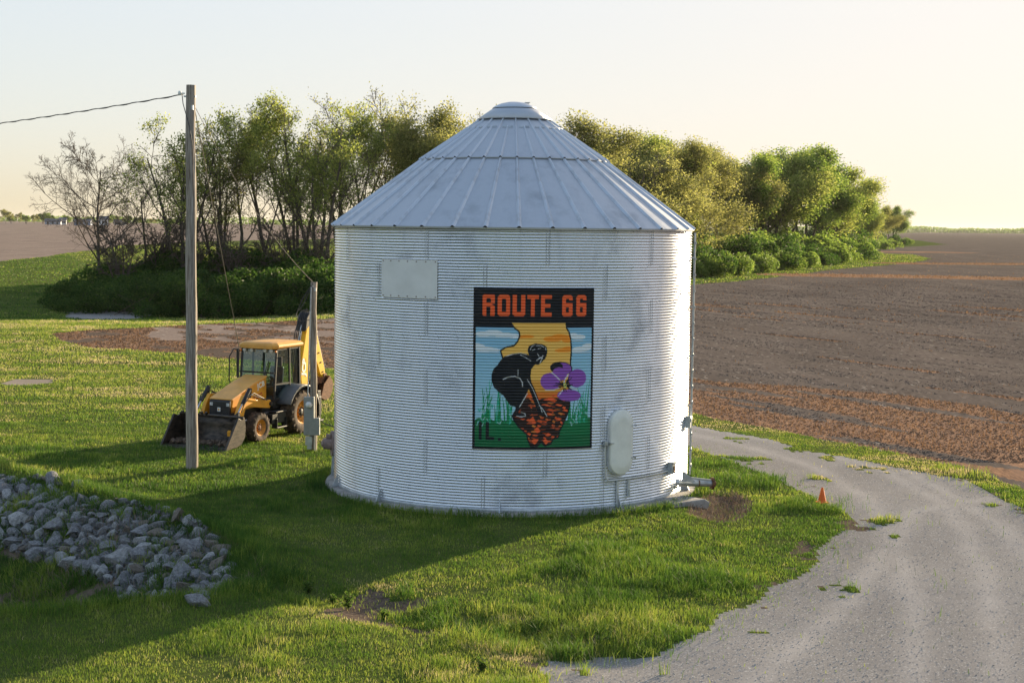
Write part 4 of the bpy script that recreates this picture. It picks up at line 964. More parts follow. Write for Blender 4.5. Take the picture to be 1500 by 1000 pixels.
# traffic cone
cp = at(1204, 737); C_ = empty('traffic_cone', (cp.x, cp.y, hz(cp.x, cp.y) + .02), .3); C_.scale = (.85, .85, .82); tag(C_, 'small orange traffic cone on the grass edge by the gravel road', 'cone')
mb = MB(); mb.box((0, 0, .015), (.30, .30, .03)); mb.build('base', M['cone'], C_, bevel=.01)
mb = MB(); mb.lathe([(.12, .03), (.035, .44), (.03, .45), (.02, .44)], n=24); mb.build('body', M['cone'], C_)

# ---------------------------------------------------------------- riprap in the ditch
rockm = [mat('riprap_%s' % n_, a, .85, 0, 0, 5, col2=b, bump=.03, bscale=7, lo=.3, hi=.7) for n_, a, b in (('grey', (.075, .075, .08), (.27, .27, .28)), ('brown', (.08, .068, .056), (.20, .17, .14)), ('pale', (.14, .14, .145), (.38, .378, .375)), ('dark', (.035, .03, .027), (.13, .115, .10)), ('chips', (.045, .045, .046), (.17, .17, .173)))]
def rock_mesh(seed):
    import bmesh
    rr_ = random.Random(seed); bm = bmesh.new(); bmesh.ops.create_icosphere(bm, subdivisions=3, radius=1)
    pl = []
    for k in range(13):
        v = Vector((rr_.gauss(0, 1), rr_.gauss(0, 1), rr_.gauss(0, 1))).normalized(); pl.append((v, rr_.uniform(.38, .80)))
    for v in bm.verts:
        for n_, d_ in pl:
            e = v.co.dot(n_) - d_
            if e > 0: v.co -= n_ * e * .93
        v.co += Vector((rr_.uniform(-1, 1), rr_.uniform(-1, 1), rr_.uniform(-1, 1))) * .012
    me = bpy.data.meshes.new('rock'); bm.to_mesh(me); bm.free(); me.polygons.foreach_set('use_smooth', [False] * len(me.polygons)); return me
rmesh = []
for k in range(12):
    me = rock_mesh(40 + k); me.materials.append(rockm[(0, 0, 0, 2, 2, 1, 0, 0, 0, 0, 2, 0)[k]]); rmesh.append(me)
# the rock band: a strip down the far bank of the ditch
RB = PX((-70, 690), (0, 700), (60, 708), (130, 732), (200, 748), (270, 765), (318, 792)) + [atg(*q) for q in ((344, 836), (318, 868), (285, 888), (240, 884), (165, 856), (90, 830), (0, 800), (-90, 780))]
xs_ = [p[0] for p in RB]; ys_ = [p[1] for p in RB]
placed = []; tries = 0; rr_ = random.Random(5)
big = [(25, 748, .44, 4), (-5, 742, .40, 10), (85, 738, .40, 0), (180, 775, .46, 4), (215, 790, .40, 3), (270, 838, .46, 0), (160, 762, .30, 2), (110, 722, .30, 4), (285, 800, .34, 1), (325, 838, .20, 10), (60, 728, .34, 7), (250, 855, .36, 2), (140, 735, .28, 10), (235, 777, .34, 5), (35, 715, .26, 4), (205, 815, .36, 7), (100, 775, .34, 3), (55, 770, .32, 6)]
for px, py, s_, k in big:
    z = -.5
    for q in range(6): p = at(px, py, z); z = hz(p.x, p.y)
    placed.append((p.x, p.y, s_ * .82, k))
nbig = len(placed)
while len(placed) < 292 and tries < 30000:
    tries += 1; x = rr_.uniform(min(xs_), max(xs_)); y = rr_.uniform(min(ys_), max(ys_))
    if x < -.375 * y: continue
    X1, Y1 = np.array([x]), np.array([y])
    if not inpoly(X1, Y1, RB)[0]: continue
    s_ = min(.30, .12 * math.exp(abs(rr_.gauss(0, .45))) + .04)
    if y - .73 * 0 and any((x - a) ** 2 + (y - b) ** 2 < (.60 * (s_ + c)) ** 2 for a, b, c, _ in placed): continue
    placed.append((x, y, s_, rr_.randrange(12)))
ROCKS = []
biglab = ['pale flat topped boulder at the left end of the stone bank', 'large pale boulder half out of frame at the left edge', 'grey slab stone under the grass lip, left part of the stone bank']
for k, (x, y, s_, mi_) in enumerate(placed):
    o = bpy.data.objects.new('rock', rmesh[mi_]); COL.objects.link(o)
    o.location = (x, y, hz(x, y) + s_ * .12); o.rotation_euler = (rr_.uniform(-.5, .5) + (3.14 if rr_.random() < .5 else 0), rr_.uniform(-.5, .5), rr_.uniform(0, 6.3)); o.scale = (s_ * rr_.uniform(.95, 1.35), s_ * rr_.uniform(.75, 1.1), s_ * rr_.uniform(.6, .9))
    tag(o, 'grey rough riprap stone lying among the others on the ditch bank', 'rock', 'riprap stones in the ditch')
# small broken stone between the rocks
V3, F3 = [], []
cube = np.array([(-1, -1, -.7), (1, -.8, -.8), (.9, 1, -.6), (-1, .8, -.8), (-.6, -.7, .7), (.8, -.6, .5), (.6, .7, .8), (-.8, .6, .6)]); cf = np.array([(3, 2, 1, 0), (4, 5, 6, 7), (0, 1, 5, 4), (1, 2, 6, 5), (2, 3, 7, 6), (3, 0, 4, 7)])
def pebbles(name, P, S, m, kind='stuff', z_off=.3):
    n = len(P); A = rng.uniform(0, 6.283, (n, 3)); ca, sa = np.cos(A), np.sin(A)
    Rz = np.zeros((n, 3, 3)); Rz[:, 0, 0] = ca[:, 0]; Rz[:, 0, 1] = -sa[:, 0]; Rz[:, 1, 0] = sa[:, 0]; Rz[:, 1, 1] = ca[:, 0]; Rz[:, 2, 2] = 1
    Rx = np.zeros((n, 3, 3)); Rx[:, 0, 0] = 1; Rx[:, 1, 1] = ca[:, 1]; Rx[:, 1, 2] = -sa[:, 1]; Rx[:, 2, 1] = sa[:, 1]; Rx[:, 2, 2] = ca[:, 1]
    q = cube[None] * rng.uniform(.6, 1.3, (n, 8, 1)) * rng.uniform(.5, 1.2, (n, 1, 3)) * S[:, None, None]
    q = np.einsum('nij,nkj->nki', Rz @ Rx, q); q[:, :, :2] += P[:, None, :]; q[:, :, 2] += (height(P[:, 0], P[:, 1]) + S * z_off)[:, None]
    F_ = (cf[None] + 8 * np.arange(n)[:, None, None]).reshape(-1, 4)
    o = npmesh(name, q.reshape(-1, 3), F_, m); tag(o, kind=kind); return o
n_ = 24000; P = np.stack([rng.uniform(min(xs_), max(xs_), n_), rng.uniform(min(ys_), max(ys_), n_)], 1); P = P[inpoly(P[:, 0], P[:, 1], RB)]
pebbles('rubble', P, rng.uniform(.025, .075, len(P)), rockm[4])
# loose gravel on the road, clods and residue in the field
n_ = 60000; y_ = 19.5 + 30 * rng.random(n_) ** 1.6; P = np.stack([rng.uniform(-1, .36, n_) * 0 + y_ * rng.uniform(-.05, .38, n_), y_], 1); P = P[classify(P[:, 0], P[:, 1]) == ROAD][:30000]
pebbles('loose_gravel', P, (.003 + .009 * rng.random(len(P)) ** 3), mat('gravel_stones', (.28, .26, .24), .9, 0, 0, 3, col2=(.50, .47, .44)), z_off=.1)
n_ = 160000; y_ = 42 + 150 * rng.random(n_) ** 1.4; P = np.stack([y_ * rng.uniform(.08, .40, n_), y_], 1); c_ = classify(P[:, 0], P[:, 1]); P = P[(c_ == FIELD) & (fbm((P[:, 0] * .515 - P[:, 1] * .857) * .2, (P[:, 0] * .857 + P[:, 1] * .515) * 1.6, 91, 3) > .5)][:30000]
pebbles('soil_clods', P, rng.uniform(.01, .035, len(P)) * np.clip(P[:, 1] / 90, .8, 1.4), mat('clods', (.075, .063, .055), .95, 0, 0, 2, col2=(.17, .143, .126), spec=0), z_off=.2)
n_ = 200000; y_ = 42 + 90 * rng.random(n_) ** 1.2; P = np.stack([y_ * rng.uniform(-.40, .40, n_), y_], 1); c_ = classify(P[:, 0], P[:, 1]); P = P[(c_ == STUBBLE)][:50000]
pebbles('stubble_clods', P, rng.uniform(.01, .04, len(P)) * np.clip(P[:, 1] / 60, .8, 1.6), mat('clods_warm', (.15, .09, .06), .95, 0, 0, 2, col2=(.28, .18, .11), spec=0), z_off=.2)
# ---------------------------------------------------------------- blades: grass, stubble, residue
GR = attr_mat('grass_blades', [(0, (.022, .062, .010)), (.35, (.075, .155, .020)), (.65, (.19, .27, .034)), (.88, (.36, .38, .07)), (1, (.50, .42, .22))], .65, .42)
ST_M = attr_mat('straw', [(0, (.10, .055, .03)), (.5, (.27, .15, .07)), (1, (.46, .30, .17))], .8, .25)
def blades(name, P, H, Wd, T, m, lean=.5, z=None, kind='stuff', bend=None, label=None):
    n = len(P); a = rng.uniform(0, 6.283, n); la = rng.uniform(0, 6.283, n)
    if bend is not None: la = bend + rng.normal(0, .7, n)
    ln = np.abs(rng.normal(0, lean, n)) * H
    z = height(P[:, 0], P[:, 1]) if z is None else z
    Q = np.zeros((n, 5, 3)); dx, dy = np.cos(a) * Wd / 2, np.sin(a) * Wd / 2
    Q[:, 0, 0] = P[:, 0] - dx; Q[:, 0, 1] = P[:, 1] - dy; Q[:, 1, 0] = P[:, 0] + dx; Q[:, 1, 1] = P[:, 1] + dy; Q[:, :2, 2] = (z - .01)[:, None]
    mx, my = P[:, 0] + np.cos(la) * ln * .35, P[:, 1] + np.sin(la) * ln * .35
    Q[:, 2, 0] = mx + dx * .75; Q[:, 2, 1] = my + dy * .75; Q[:, 3, 0] = mx - dx * .75; Q[:, 3, 1] = my - dy * .75; Q[:, 2:4, 2] = (z + H * .6)[:, None]
    Q[:, 4, 0] = P[:, 0] + np.cos(la) * ln; Q[:, 4, 1] = P[:, 1] + np.sin(la) * ln; Q[:, 4, 2] = z + H * .95
    b = 5 * np.arange(n)[:, None]
    F_ = np.concatenate([b + np.array([[0, 1, 2]]), b + np.array([[0, 2, 3]]), b + np.array([[3, 2, 4]])])
    return npmesh(name, Q.reshape(-1, 3), F_, m, tint=np.repeat(T, 5))
def scatter(y0, y1, per, xl=-.40, xr=.40):
    """about per blades to the square metre between y0 and y1"""
    A = (y1 ** 2 - y0 ** 2) / 2 * (xr - xl); n = int(A * per)
    y = np.sqrt(rng.uniform(y0 ** 2, y1 ** 2, n)); return np.stack([y * rng.uniform(xl, xr, n), y], 1)
TREE_SHADE = PX((-300, 405), (0, 384), (100, 373), (190, 420), (230, 452), (0, 462), (-300, 480))
GP, GH, GW, GT = [], [], [], []
for y0, y1, per, ws in ((19, 27, 950, .85), (27, 36, 700, 1.0), (36, 48, 420, 1.35), (48, 66, 170, 2.2), (66, 100, 85, 3.0), (100, 150, 26, 5.5), (150, 420, 3, 13)):
    P = scatter(y0, y1, per, -.46, .46) if y0 < 60 else scatter(y0, y1, per); x, y = P[:, 0], P[:, 1]
    c = classify(x, y); keep = (c == LAWN) | ((c == SOIL) & (rng.random(len(P)) < .16) & (y < 48)) | ((c == ROAD) & (rng.random(len(P)) < .004))
    if y0 < 48: keep |= (c == ROAD) & (rng.random(len(P)) < .16 * np.exp(-pdist(x, y, ROADP) / .28))
    keep &= (np.hypot(x - cp.x, y - cp.y + .25) > .42)
    rb = np.hypot(x - BX, y - BY); keep &= rb > 4.84
    d = fbm(x * 1.1, y * 1.1, 51, 4); dry = fbm(x * .45, y * .45, 52, 4); tall = fbm(x * .55 + 9, y * .55, 53, 3)
    keep &= rng.random(len(P)) < (.35 + 1.3 * sstep(.25, .6, d))
    P = P[keep]; x, y, d, dry, tall, rb = x[keep], y[keep], d[keep], dry[keep], tall[keep], rb[keep]
    ins = inpoly(x, y, DITCH); dd_ = pdist(x, y, DITCH); ds = pdist(x, y, SWALE, False)
    # the shaggy part right of the bin, the fringe along the wall, ditch lips; elsewhere mown
    rough = sstep(.45, .6, tall) * sstep(-.5, 1.5, x - (.2 + (y - 30) * .25)) * (y < 42) + .9 * (rb < 5.3) + ins * .55 + 1.2 * np.exp(-(dd_ / .5) ** 2)
    rough += .5 * sstep(.62, .75, tall)
    H = (.030 + .048 * d + .11 * np.clip(rough, 0, 1.4)) * rng.uniform(.6, 1.35, len(P)) * (1 + .018 * np.clip(y - 30, 0, 60))
    T = .44 + .14 * ((y < 25.5) & (x < 2.5)) + .8 * (fbm(x * .22, y * 1.1, 58, 4) - .5) * (y > 36) + .75 * (dry - .5) - .35 * (d - .5) + rng.normal(0, .10, len(P)) + .10 * (1 - np.clip(rough, 0, 1)) - .12 * ins
    T += .22 * ((y > 48) & (y < 125)) * 1 + .10 * ((ds < 1.3) & (y < 30))
    T += .10 * (y > 125)
    H *= np.where(y > 45, .75, 1)
    T -= .28 * inpoly(x, y, TREE_SHADE)  # tree shade over the left grass, put into the blade tint
    vg = (x > .13 * y) & (y > 38) & (y < 75) & inpoly(x, y, VERGE); T += .22 * vg; H *= np.where(vg, .6, 1)
    T += .5 * (fbm(x * 3.1, y * 3.1, 57, 3) - .5)
    T[rng.random(len(P)) < .025] += .3
    GP.append(P); GH.append(H); GW.append(np.full(len(P), .011 * ws) * rng.uniform(.7, 1.3, len(P))); GT.append(np.clip(T, 0, 1))
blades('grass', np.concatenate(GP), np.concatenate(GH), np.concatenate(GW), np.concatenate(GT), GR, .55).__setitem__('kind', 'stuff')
# tufts and weeds in ditch and swale: taller, in clumps
n = 900; cxy = np.stack([rng.uniform(-14, 3, n), rng.uniform(21, 36, n)], 1); ins = inpoly(cxy[:, 0], cxy[:, 1], DITCH); ds = pdist(cxy[:, 0], cxy[:, 1], SWALE, False)
inr = inpoly(cxy[:, 0], cxy[:, 1], RB); cxy = cxy[(ins & ~inr) | ((ds < .9) & (classify(cxy[:, 0], cxy[:, 1]) == LAWN)) | (inr & (rng.random(n) < .30))]
per = 110; P = np.repeat(cxy, per, 0) + rng.normal(0, .16, (len(cxy) * per, 2)); tt = np.repeat(rng.uniform(.1, .75, len(cxy)), per); hh = np.repeat(rng.uniform(.10, .34, len(cxy)), per)
blades('tall_grass', P, hh * rng.uniform(.5, 1.2, len(P)), np.full(len(P), .012), np.clip(tt + rng.normal(0, .1, len(P)), 0, 1), GR, .7).__setitem__('kind', 'stuff')
# dead grass lying over the foot of the bank
n = 16000; P = np.stack([rng.uniform(-15, -4, n), rng.uniform(25, 34, n)], 1); ins = inpoly(P[:, 0], P[:, 1], DITCH) & (~inpoly(P[:, 0], P[:, 1], RB) | (rng.random(n) < .35)); P = P[ins & (fbm(P[:, 0] * .9, P[:, 1] * .9, 77) > .48)]
blades('dead_grass', P, rng.uniform(.12, .3, len(P)), np.full(len(P), .012), rng.uniform(.2, .8, len(P)), attr_mat('dead_grass', [(0, (.10, .065, .045)), (1, (.33, .25, .18))], .8, .25), 1.3).__setitem__('kind', 'stuff')
n = 3500; P = np.stack([rng.uniform(4, 7, n), rng.uniform(33, 38, n)], 1); P = P[inpoly(P[:, 0], P[:, 1], PITP)]
blades('dead_stems', P, rng.uniform(.05, .18, len(P)), np.full(len(P), .012), rng.uniform(0, .7, len(P)), bpy.data.materials['dead_grass'], 1.8).__setitem__('kind', 'stuff')
LEAF = {}
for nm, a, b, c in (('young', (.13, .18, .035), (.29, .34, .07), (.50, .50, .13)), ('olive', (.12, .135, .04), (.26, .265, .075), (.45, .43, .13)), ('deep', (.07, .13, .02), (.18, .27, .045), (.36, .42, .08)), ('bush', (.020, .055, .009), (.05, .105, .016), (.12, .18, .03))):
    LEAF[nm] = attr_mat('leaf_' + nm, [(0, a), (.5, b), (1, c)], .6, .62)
def tubes_np(name, seg, m, parent, nside):
    A = np.array([s[0][:] for s in seg]); B = np.array([s[1][:] for s in seg]); r0 = np.array([s[2] for s in seg]); r1 = np.array([s[3] for s in seg])
    D = B - A; D /= np.linalg.norm(D, axis=1)[:, None] + 1e-9
    ref = np.where(np.abs(D[:, 2:3]) > .9, np.array([[1., 0, 0]]), np.array([[0, 0, 1.]])); U = np.cross(D, ref); U /= np.linalg.norm(U, axis=1)[:, None] + 1e-9; W2 = np.cross(D, U)
    n = len(seg); V = np.zeros((n, nside * 2, 3))
    for k in range(nside):
        a = 2 * math.pi * k / nside; o = U * math.cos(a) + W2 * math.sin(a); V[:, k] = A + o * r0[:, None]; V[:, nside + k] = B + o * r1[:, None]
    b = np.arange(n)[:, None] * nside * 2; F_ = np.concatenate([b + np.array([[k, (k + 1) % nside, nside + (k + 1) % nside, nside + k]]) for k in range(nside)])
    return npmesh(name, V.reshape(-1, 3), F_, m, parent, smooth=nside > 3)
def leaves_np(C, size, seed, flat=.0):
    g = np.random.default_rng(seed); n = len(C)
    a = g.normal(size=(n, 3)); a /= np.linalg.norm(a, axis=1)[:, None]; b = np.cross(a, g.normal(size=(n, 3))); b /= np.linalg.norm(b, axis=1)[:, None]
    s = size * g.uniform(.6, 1.4, n)[:, None]; V = np.stack([C - a * s, C + b * s * .55, C + a * s, C - b * s * .55], 1)
    return V.reshape(-1, 3), (4 * np.arange(n)[:, None] + np.arange(4)[None])
# broad leaved weeds standing in the swale
wl = ['tall seeding weed standing alone in the dirt of the swale', 'low broad leaved weed right of the tall seeding weed', 'small leafy weed left of the tall seeding weed', 'leafy weed nearest the gravel at the bottom edge', 'bushy weed on the shaded side of the swale']
for k, (px, py, hh_, nn_) in enumerate([(510, 893, .34, 260), (563, 908, .20, 200), (488, 884, .18, 160), (705, 985, .24, 240), (452, 868, .22, 220)]):
    xw_, yw_ = atg(px, py); we = empty('weed', (xw_, yw_, hz(xw_, yw_) - .01)); tag(we, wl[k], 'weed', 'weeds in the swale')
    g = np.random.default_rng(k); sg = []; tp_ = []
    for q in range(9):
        a = g.uniform(0, 6.28); top_ = Vector((math.cos(a) * hh_ * .45 * g.random(), math.sin(a) * hh_ * .45 * g.random(), hh_ * g.uniform(.6, 1.05))); sg.append((Vector((0, 0, 0)), top_, .004, .002, 0)); tp_.append(top_)
    tubes_np('stem', sg, M['twig'], we, 4)
    Cw = np.array([tp_[g.integers(0, 9)][:] for _ in range(nn_)]) * g.uniform(.25, 1.05, (nn_, 1)) + g.normal(0, .02, (nn_, 3)); Vw, Fw = leaves_np(Cw, .024, k); npmesh('leaf_cluster', Vw, Fw, LEAF['bush'], we, tint=np.repeat(g.uniform(.3, 1, nn_), 4))
# straw stubble on the stubble strips, thin residue on the dark field
SP, SH, SW, STt = [], [], [], []
for y0, y1, per, ws in ((44, 70, 45, 1.6), (70, 105, 22, 2.6), (105, 190, 9, 5), (190, 420, 3.2, 9)):
    P = scatter(y0, y1, per); c = classify(P[:, 0], P[:, 1]); k = (c == STUBBLE) & (rng.random(len(P)) < .3 + .9 * fbm(P[:, 0] * .5, P[:, 1] * 1.4, 61)); k |= (c == FIELD) & (rng.random(len(P)) < .012); P = P[k]
    SP.append(P); SH.append(rng.uniform(.05, .13, len(P)) * (1 + (y0 > 100) * .8)); SW.append(np.full(len(P), .012 * ws)); STt.append(np.clip(rng.normal(.45, .2, len(P)), 0, 1))
blades('stubble', np.concatenate(SP), np.concatenate(SH), np.concatenate(SW), np.concatenate(STt), ST_M, 1.1).__setitem__('kind', 'stuff')

# ---------------------------------------------------------------- trees
class Tree:
    def __init__(s, seed): s.r = random.Random(seed); s.seg = []; s.tips = []
    def grow(s, p, d, L, r, lev, maxlev, spec):
        n = spec['segs'][lev]; pts = [p]; q = p; dd = d.copy()
        for k in range(n):
            dd = (dd + Vector((s.r.gauss(0, 1), s.r.gauss(0, 1), s.r.gauss(0, 1))) * spec['wander'][lev] + Vector((0, 0, spec['up'][lev]))).normalized()
            q2 = q + dd * L / n; r0 = r * (1 - .72 * k / n); r1 = r * (1 - .72 * (k + 1) / n)
            s.seg.append((q, q2, r0, r1, lev)); q = q2; pts.append(q)
        s.tips.append((q, lev))
        if lev >= maxlev: return
        nb = spec['nb'][lev]; nb = max(1, int(round(nb * s.r.uniform(.8, 1.2))))
        t0, t1 = spec['from'][lev], 1.0; az = s.r.uniform(0, 6.28)
        for k in range(nb):
            t = t0 + (t1 - t0) * ((k + s.r.random()) / nb); i = min(n - 1, int(t * n)); f = t * n - i
            a = pts[i].lerp(pts[i + 1], f); pd = (pts[i + 1] - pts[i]).normalized()
            az += 2.4 + s.r.uniform(-.4, .4); o = pd.orthogonal().normalized(); o = Matrix.Rotation(az, 3, pd) @ o
            ang = R(spec['ang'][lev]) * s.r.uniform(.7, 1.25); nd = pd * math.cos(ang) + o * math.sin(ang)
            s.grow(a, nd, L * spec['len'][lev] * s.r.uniform(.65, 1.15) * (1.15 - .45 * t), r * (1 - .72 * t) * spec['rad'][lev], lev + 1, maxlev, spec)
def make_tree(kind, seed, H, leafm, nleaf, leafsize, spread, fq=.30, low=.25, name='tree', barkm='bark', forks=None, clump=1.0):
    t = Tree(seed); f = H
    spec = dict(segs=[7, 6, 4, 3, 2], wander=[.06, .10, .16, .22, .3], up=[.05, .07, .05, .04, .03], nb=[7, 8, 6, 5, 0], len=[.62, .46, .50, .50, .5], rad=[.52, .50, .50, .5, .5], ang=[spread, 42, 45, 48, 50], **{'from': [.28, .22, .25, .2, 0]})
    if kind == 'multi':
        for k in range(forks or 3):
            a = k * 2.1 + seed; t.grow(Vector((0, 0, .0)), Vector((math.cos(a) * .22, math.sin(a) * .22, 1)).normalized(), H * (.82 - .07 * k), H * .0125, 0, 4, {**spec, 'nb': [6, 6, 5, 4, 0], 'from': [.35, .22, .25, .2, 0], 'len': [.42, .46, .5, .5, .5]})
    elif kind == 'spread':
        t.grow(Vector((0, 0, 0)), Vector((.02, 0, 1)), H * .86, H * .0145, 0, 4, {**spec, 'nb': [17, 10, 7, 5, 0], 'from': [.18, .22, .2, .2, 0], 'len': [.66, .42, .45, .5, .5], 'ang': [66, 40, 42, 45, 50], 'up': [.03, .09, .04, .02, .02]})
    else:
        t.grow(Vector((0, 0, 0)), Vector((.03, 0, 1)), H * .80, H * .015, 0, 4, spec)
    e = empty(name)
    wood = [s for s in t.seg if s[4] <= 2]; tw = [s for s in t.seg if s[4] > 2]
    tw = [(a, b, max(r0, .016), max(r1, .012), l) for a, b, r0, r1, l in tw]
    big_ = [s for s in wood if s[4] == 0]; sm_ = [s for s in wood if s[4] > 0]
    tubes_np('trunk', [(a, b, max(r0, .03), max(r1, .028), l) for a, b, r0, r1, l in wood], M[barkm], e, 5)
    cr = tubes_np('twigs' if nleaf == 0 else 'crown', tw, M['twig'], e, 3)
    if nleaf:
        tips = np.array([p[:] for p, l in t.tips if l >= 3]); g = np.random.default_rng(seed)
        w = fbm(tips[:, 0] * fq + 50, tips[:, 1] * fq + tips[:, 2] * fq * 1.3 + 50, seed, 2); pr = sstep(.40, .56, w) + (.22 if low < .5 else .55); pr = pr * (low + sstep(.25, .75, tips[:, 2] / tips[:, 2].max())); pr /= pr.sum()
        C = tips[g.choice(len(tips), nleaf, p=pr)] + np.clip(g.normal(0, .36 * clump, (nleaf, 3)), -.75 * clump, .75 * clump)
        Vl, Fl = leaves_np(C, leafsize, seed)
        tw_v = np.zeros(len(cr.data.vertices) * 3, np.float32); cr.data.vertices.foreach_get('co', tw_v); tw_v = tw_v.reshape(-1, 3)
        tf = np.zeros(len(cr.data.loops), np.int32); cr.data.loops.foreach_get('vertex_index', tf); tf = tf.reshape(-1, 4)
        tint = np.concatenate([np.zeros(len(tw_v)), np.repeat(np.clip(g.normal(.5, .25, nleaf) + .5 * (fbm(C[:, 0] * .3 + 9, C[:, 2] * .3, seed + 5) - .5), 0, 1), 4)])
        bpy.data.objects.remove(cr)
        cr = npmesh('crown', np.concatenate([tw_v, Vl]), np.concatenate([tf, Fl + len(tw_v)]), [M['twig'], LEAF[leafm]], e, False, mi=np.concatenate([np.zeros(len(tf)), np.ones(len(Fl))]), tint=tint)
    e['H'] = max(v.co.z for c_ in e.children for v in c_.data.vertices) * .985
    return e
def bush(seed, nleaf, leafm='bush', W=3.2, Hh=2.8, size=.16):
    g = np.random.default_rng(seed); e = empty('bush')
    nb = 26; cb_ = np.stack([g.uniform(-W, W, nb), g.uniform(-W * .8, W * .8, nb), g.uniform(.3, Hh * .8, nb)], 1); cb_[:, 2] *= 1 - .45 * (np.hypot(cb_[:, 0], cb_[:, 1]) / W) ** 2
    rad = g.uniform(.5, 1.15, nb) * Hh * .38
    k = g.integers(0, nb, nleaf); v = g.normal(size=(nleaf, 3)); v /= np.linalg.norm(v, axis=1)[:, None]; rr2 = rad[k] * g.uniform(.45, 1.08, nleaf) ** .6
    C = cb_[k] + v * rr2[:, None]; C = C[C[:, 2] > .02]
    Vl, Fl = leaves_np(C, size, seed); o = npmesh('foliage', Vl, Fl, LEAF[leafm], e, tint=np.repeat(np.clip(g.normal(.45, .22, len(C)) + .35 * (v[:len(C), 2]) * 0, 0, 1), 4))
    seg = []
    for q in range(60):
        a = Vector((g.normal() * W * .3, g.normal() * W * .3, 0)); b = Vector(cb_[g.integers(0, nb)]) ; mid = a.lerp(b, .5) + Vector((0, 0, .3)); seg += [(a, mid, .035, .025, 0), (mid, b + Vector((0, 0, .3)), .025, .012, 0)]
    tubes_np('stem', seg, M['twig'], e, 4); return e
TT = [make_tree('spread', 3, 19, None, 0, 0, 50, barkm='bark'),
      make_tree('multi', 5, 21, 'young', 11000, .12, 34, forks=4),
      make_tree('single', 8, 21, 'young', 11000, .12, 36),
      make_tree('multi', 12, 20, 'olive', 8500, .11, 32, forks=4),
      make_tree('single', 15, 17, 'olive', 500, .16, 40),
      make_tree('single', 22, 22, 'olive', 42000, .155, 52, clump=2.1, fq=.5, low=.8),
      make_tree('multi', 27, 21, 'deep', 46000, .16, 46, clump=1.9, forks=4, fq=.5, low=.9),
      make_tree('multi', 31, 20, 'young', 46000, .16, 46, clump=2.1, forks=5, fq=.5, low=.9)]
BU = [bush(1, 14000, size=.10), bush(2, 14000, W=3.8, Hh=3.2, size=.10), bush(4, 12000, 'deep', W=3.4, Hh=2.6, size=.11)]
BARE = make_tree('multi', 44, 9, None, 0, 0, 46, forks=5, name='bare_shrub')
used = set()
def put(protos, idx, px, py_base, Y, hpx, label, cat, grp, rz, sxy=1.):
    """stand a copy at photo column px, distance Y; hpx is its height in photo pixels"""
    src = protos[idx]; o = src if id(src) not in used else copy_tree(src); used.add(id(src))
    p = atY(px, py_base, Y); x, y = p.x, Y
    H = src.get('H', 3.6); s = hpx * Y / FPX / H
    o.location = (x, y, hz(x, y) - .05); o.rotation_euler = (0, 0, rz); o.scale = (s * sxy, s * sxy, s)
    tag(o, label, cat, grp); return o
ordn = ['first', 'second', 'third', 'fourth', 'fifth', 'sixth', 'seventh', 'eighth', 'ninth', 'tenth', 'eleventh', 'twelfth', 'thirteenth', 'fourteenth', 'fifteenth', 'sixteenth', 'seventeenth', 'eighteenth', 'nineteenth', 'twentieth', 'twenty first', 'twenty second', 'twenty third', 'twenty fourth'] + ['%s' % w for w in ('twenty fifth', 'twenty sixth', 'twenty seventh', 'twenty eighth', 'twenty ninth', 'thirtieth', 'thirty first', 'thirty second', 'thirty third', 'thirty fourth', 'thirty fifth')]
look = {0: 'wide leafless tree', 1: 'tall forked young leafed tree', 2: 'tall thinly leafed tree', 3: 'forked sparse olive tree', 4: 'nearly bare slender tree', 5: 'broad olive leafed tree', 6: 'dense green leafed tree', 7: 'full yellow green tree'}
gl = 'trees of the windbreak'
ts = random.Random(4)
# (px, distance, height px, kind) left of the bin; the row starts with the wide leafless tree
left = [(147, 142, 190, 0), (212, 138, 228, 4), (262, 135, 147, 1), (318, 138, 160, 3), (352, 150, 165, 4), (398, 140, 138, 2), (438, 155, 160, 1), (470, 138, 131, 1), (500, 160, 137, 3), (540, 145, 150, 2), (585, 158, 122, 3), (628, 150, 142, 5), (670, 165, 156, 3), (712, 160, 172, 5)]
left.sort()
LY = lambda Y: HC * FPX / Y
for k, (px, Y, hp, kd) in enumerate(left):
    put(TT, kd, px, 400, Y, LY(Y) + 330 + .0118 * (px - 750) - hp, '%s, %s from the left end of the tree row' % (look[kd], ordn[k]) if px < 480 else '%s over the bin roof, %s from the left' % (look[kd], ordn[k]), 'tree', gl, ts.uniform(0, 6.28), 1.0)
right = [(800, 190, 170, 3), (842, 200, 168, 5), (880, 210, 184, 3), (920, 225, 194, 5), (955, 240, 192, 7), (990, 235, 202, 5), (1020, 255, 200, 5), (1052, 270, 206, 5), (1085, 280, 226, 6), (1120, 300, 218, 7), (1150, 310, 212, 6), (1182, 330, 214, 6), (1212, 350, 238, 7), (1240, 385, 262, 6), (1262, 420, 284, 7), (1284, 480, 300, 5), (1306, 700, 300, 6)]
for k, (px, Y, hp, kd) in enumerate(right):
    n_ = len(right) - k
    put(TT, kd, px, 380, Y, LY(Y) + 330 + .0118 * (px - 750) - hp, '%s beyond the field, %s from the right end of its row' % (look[kd], ordn[n_ - 1]), 'tree', gl, ts.uniform(0, 6.28), ts.uniform(1.25, 1.5))
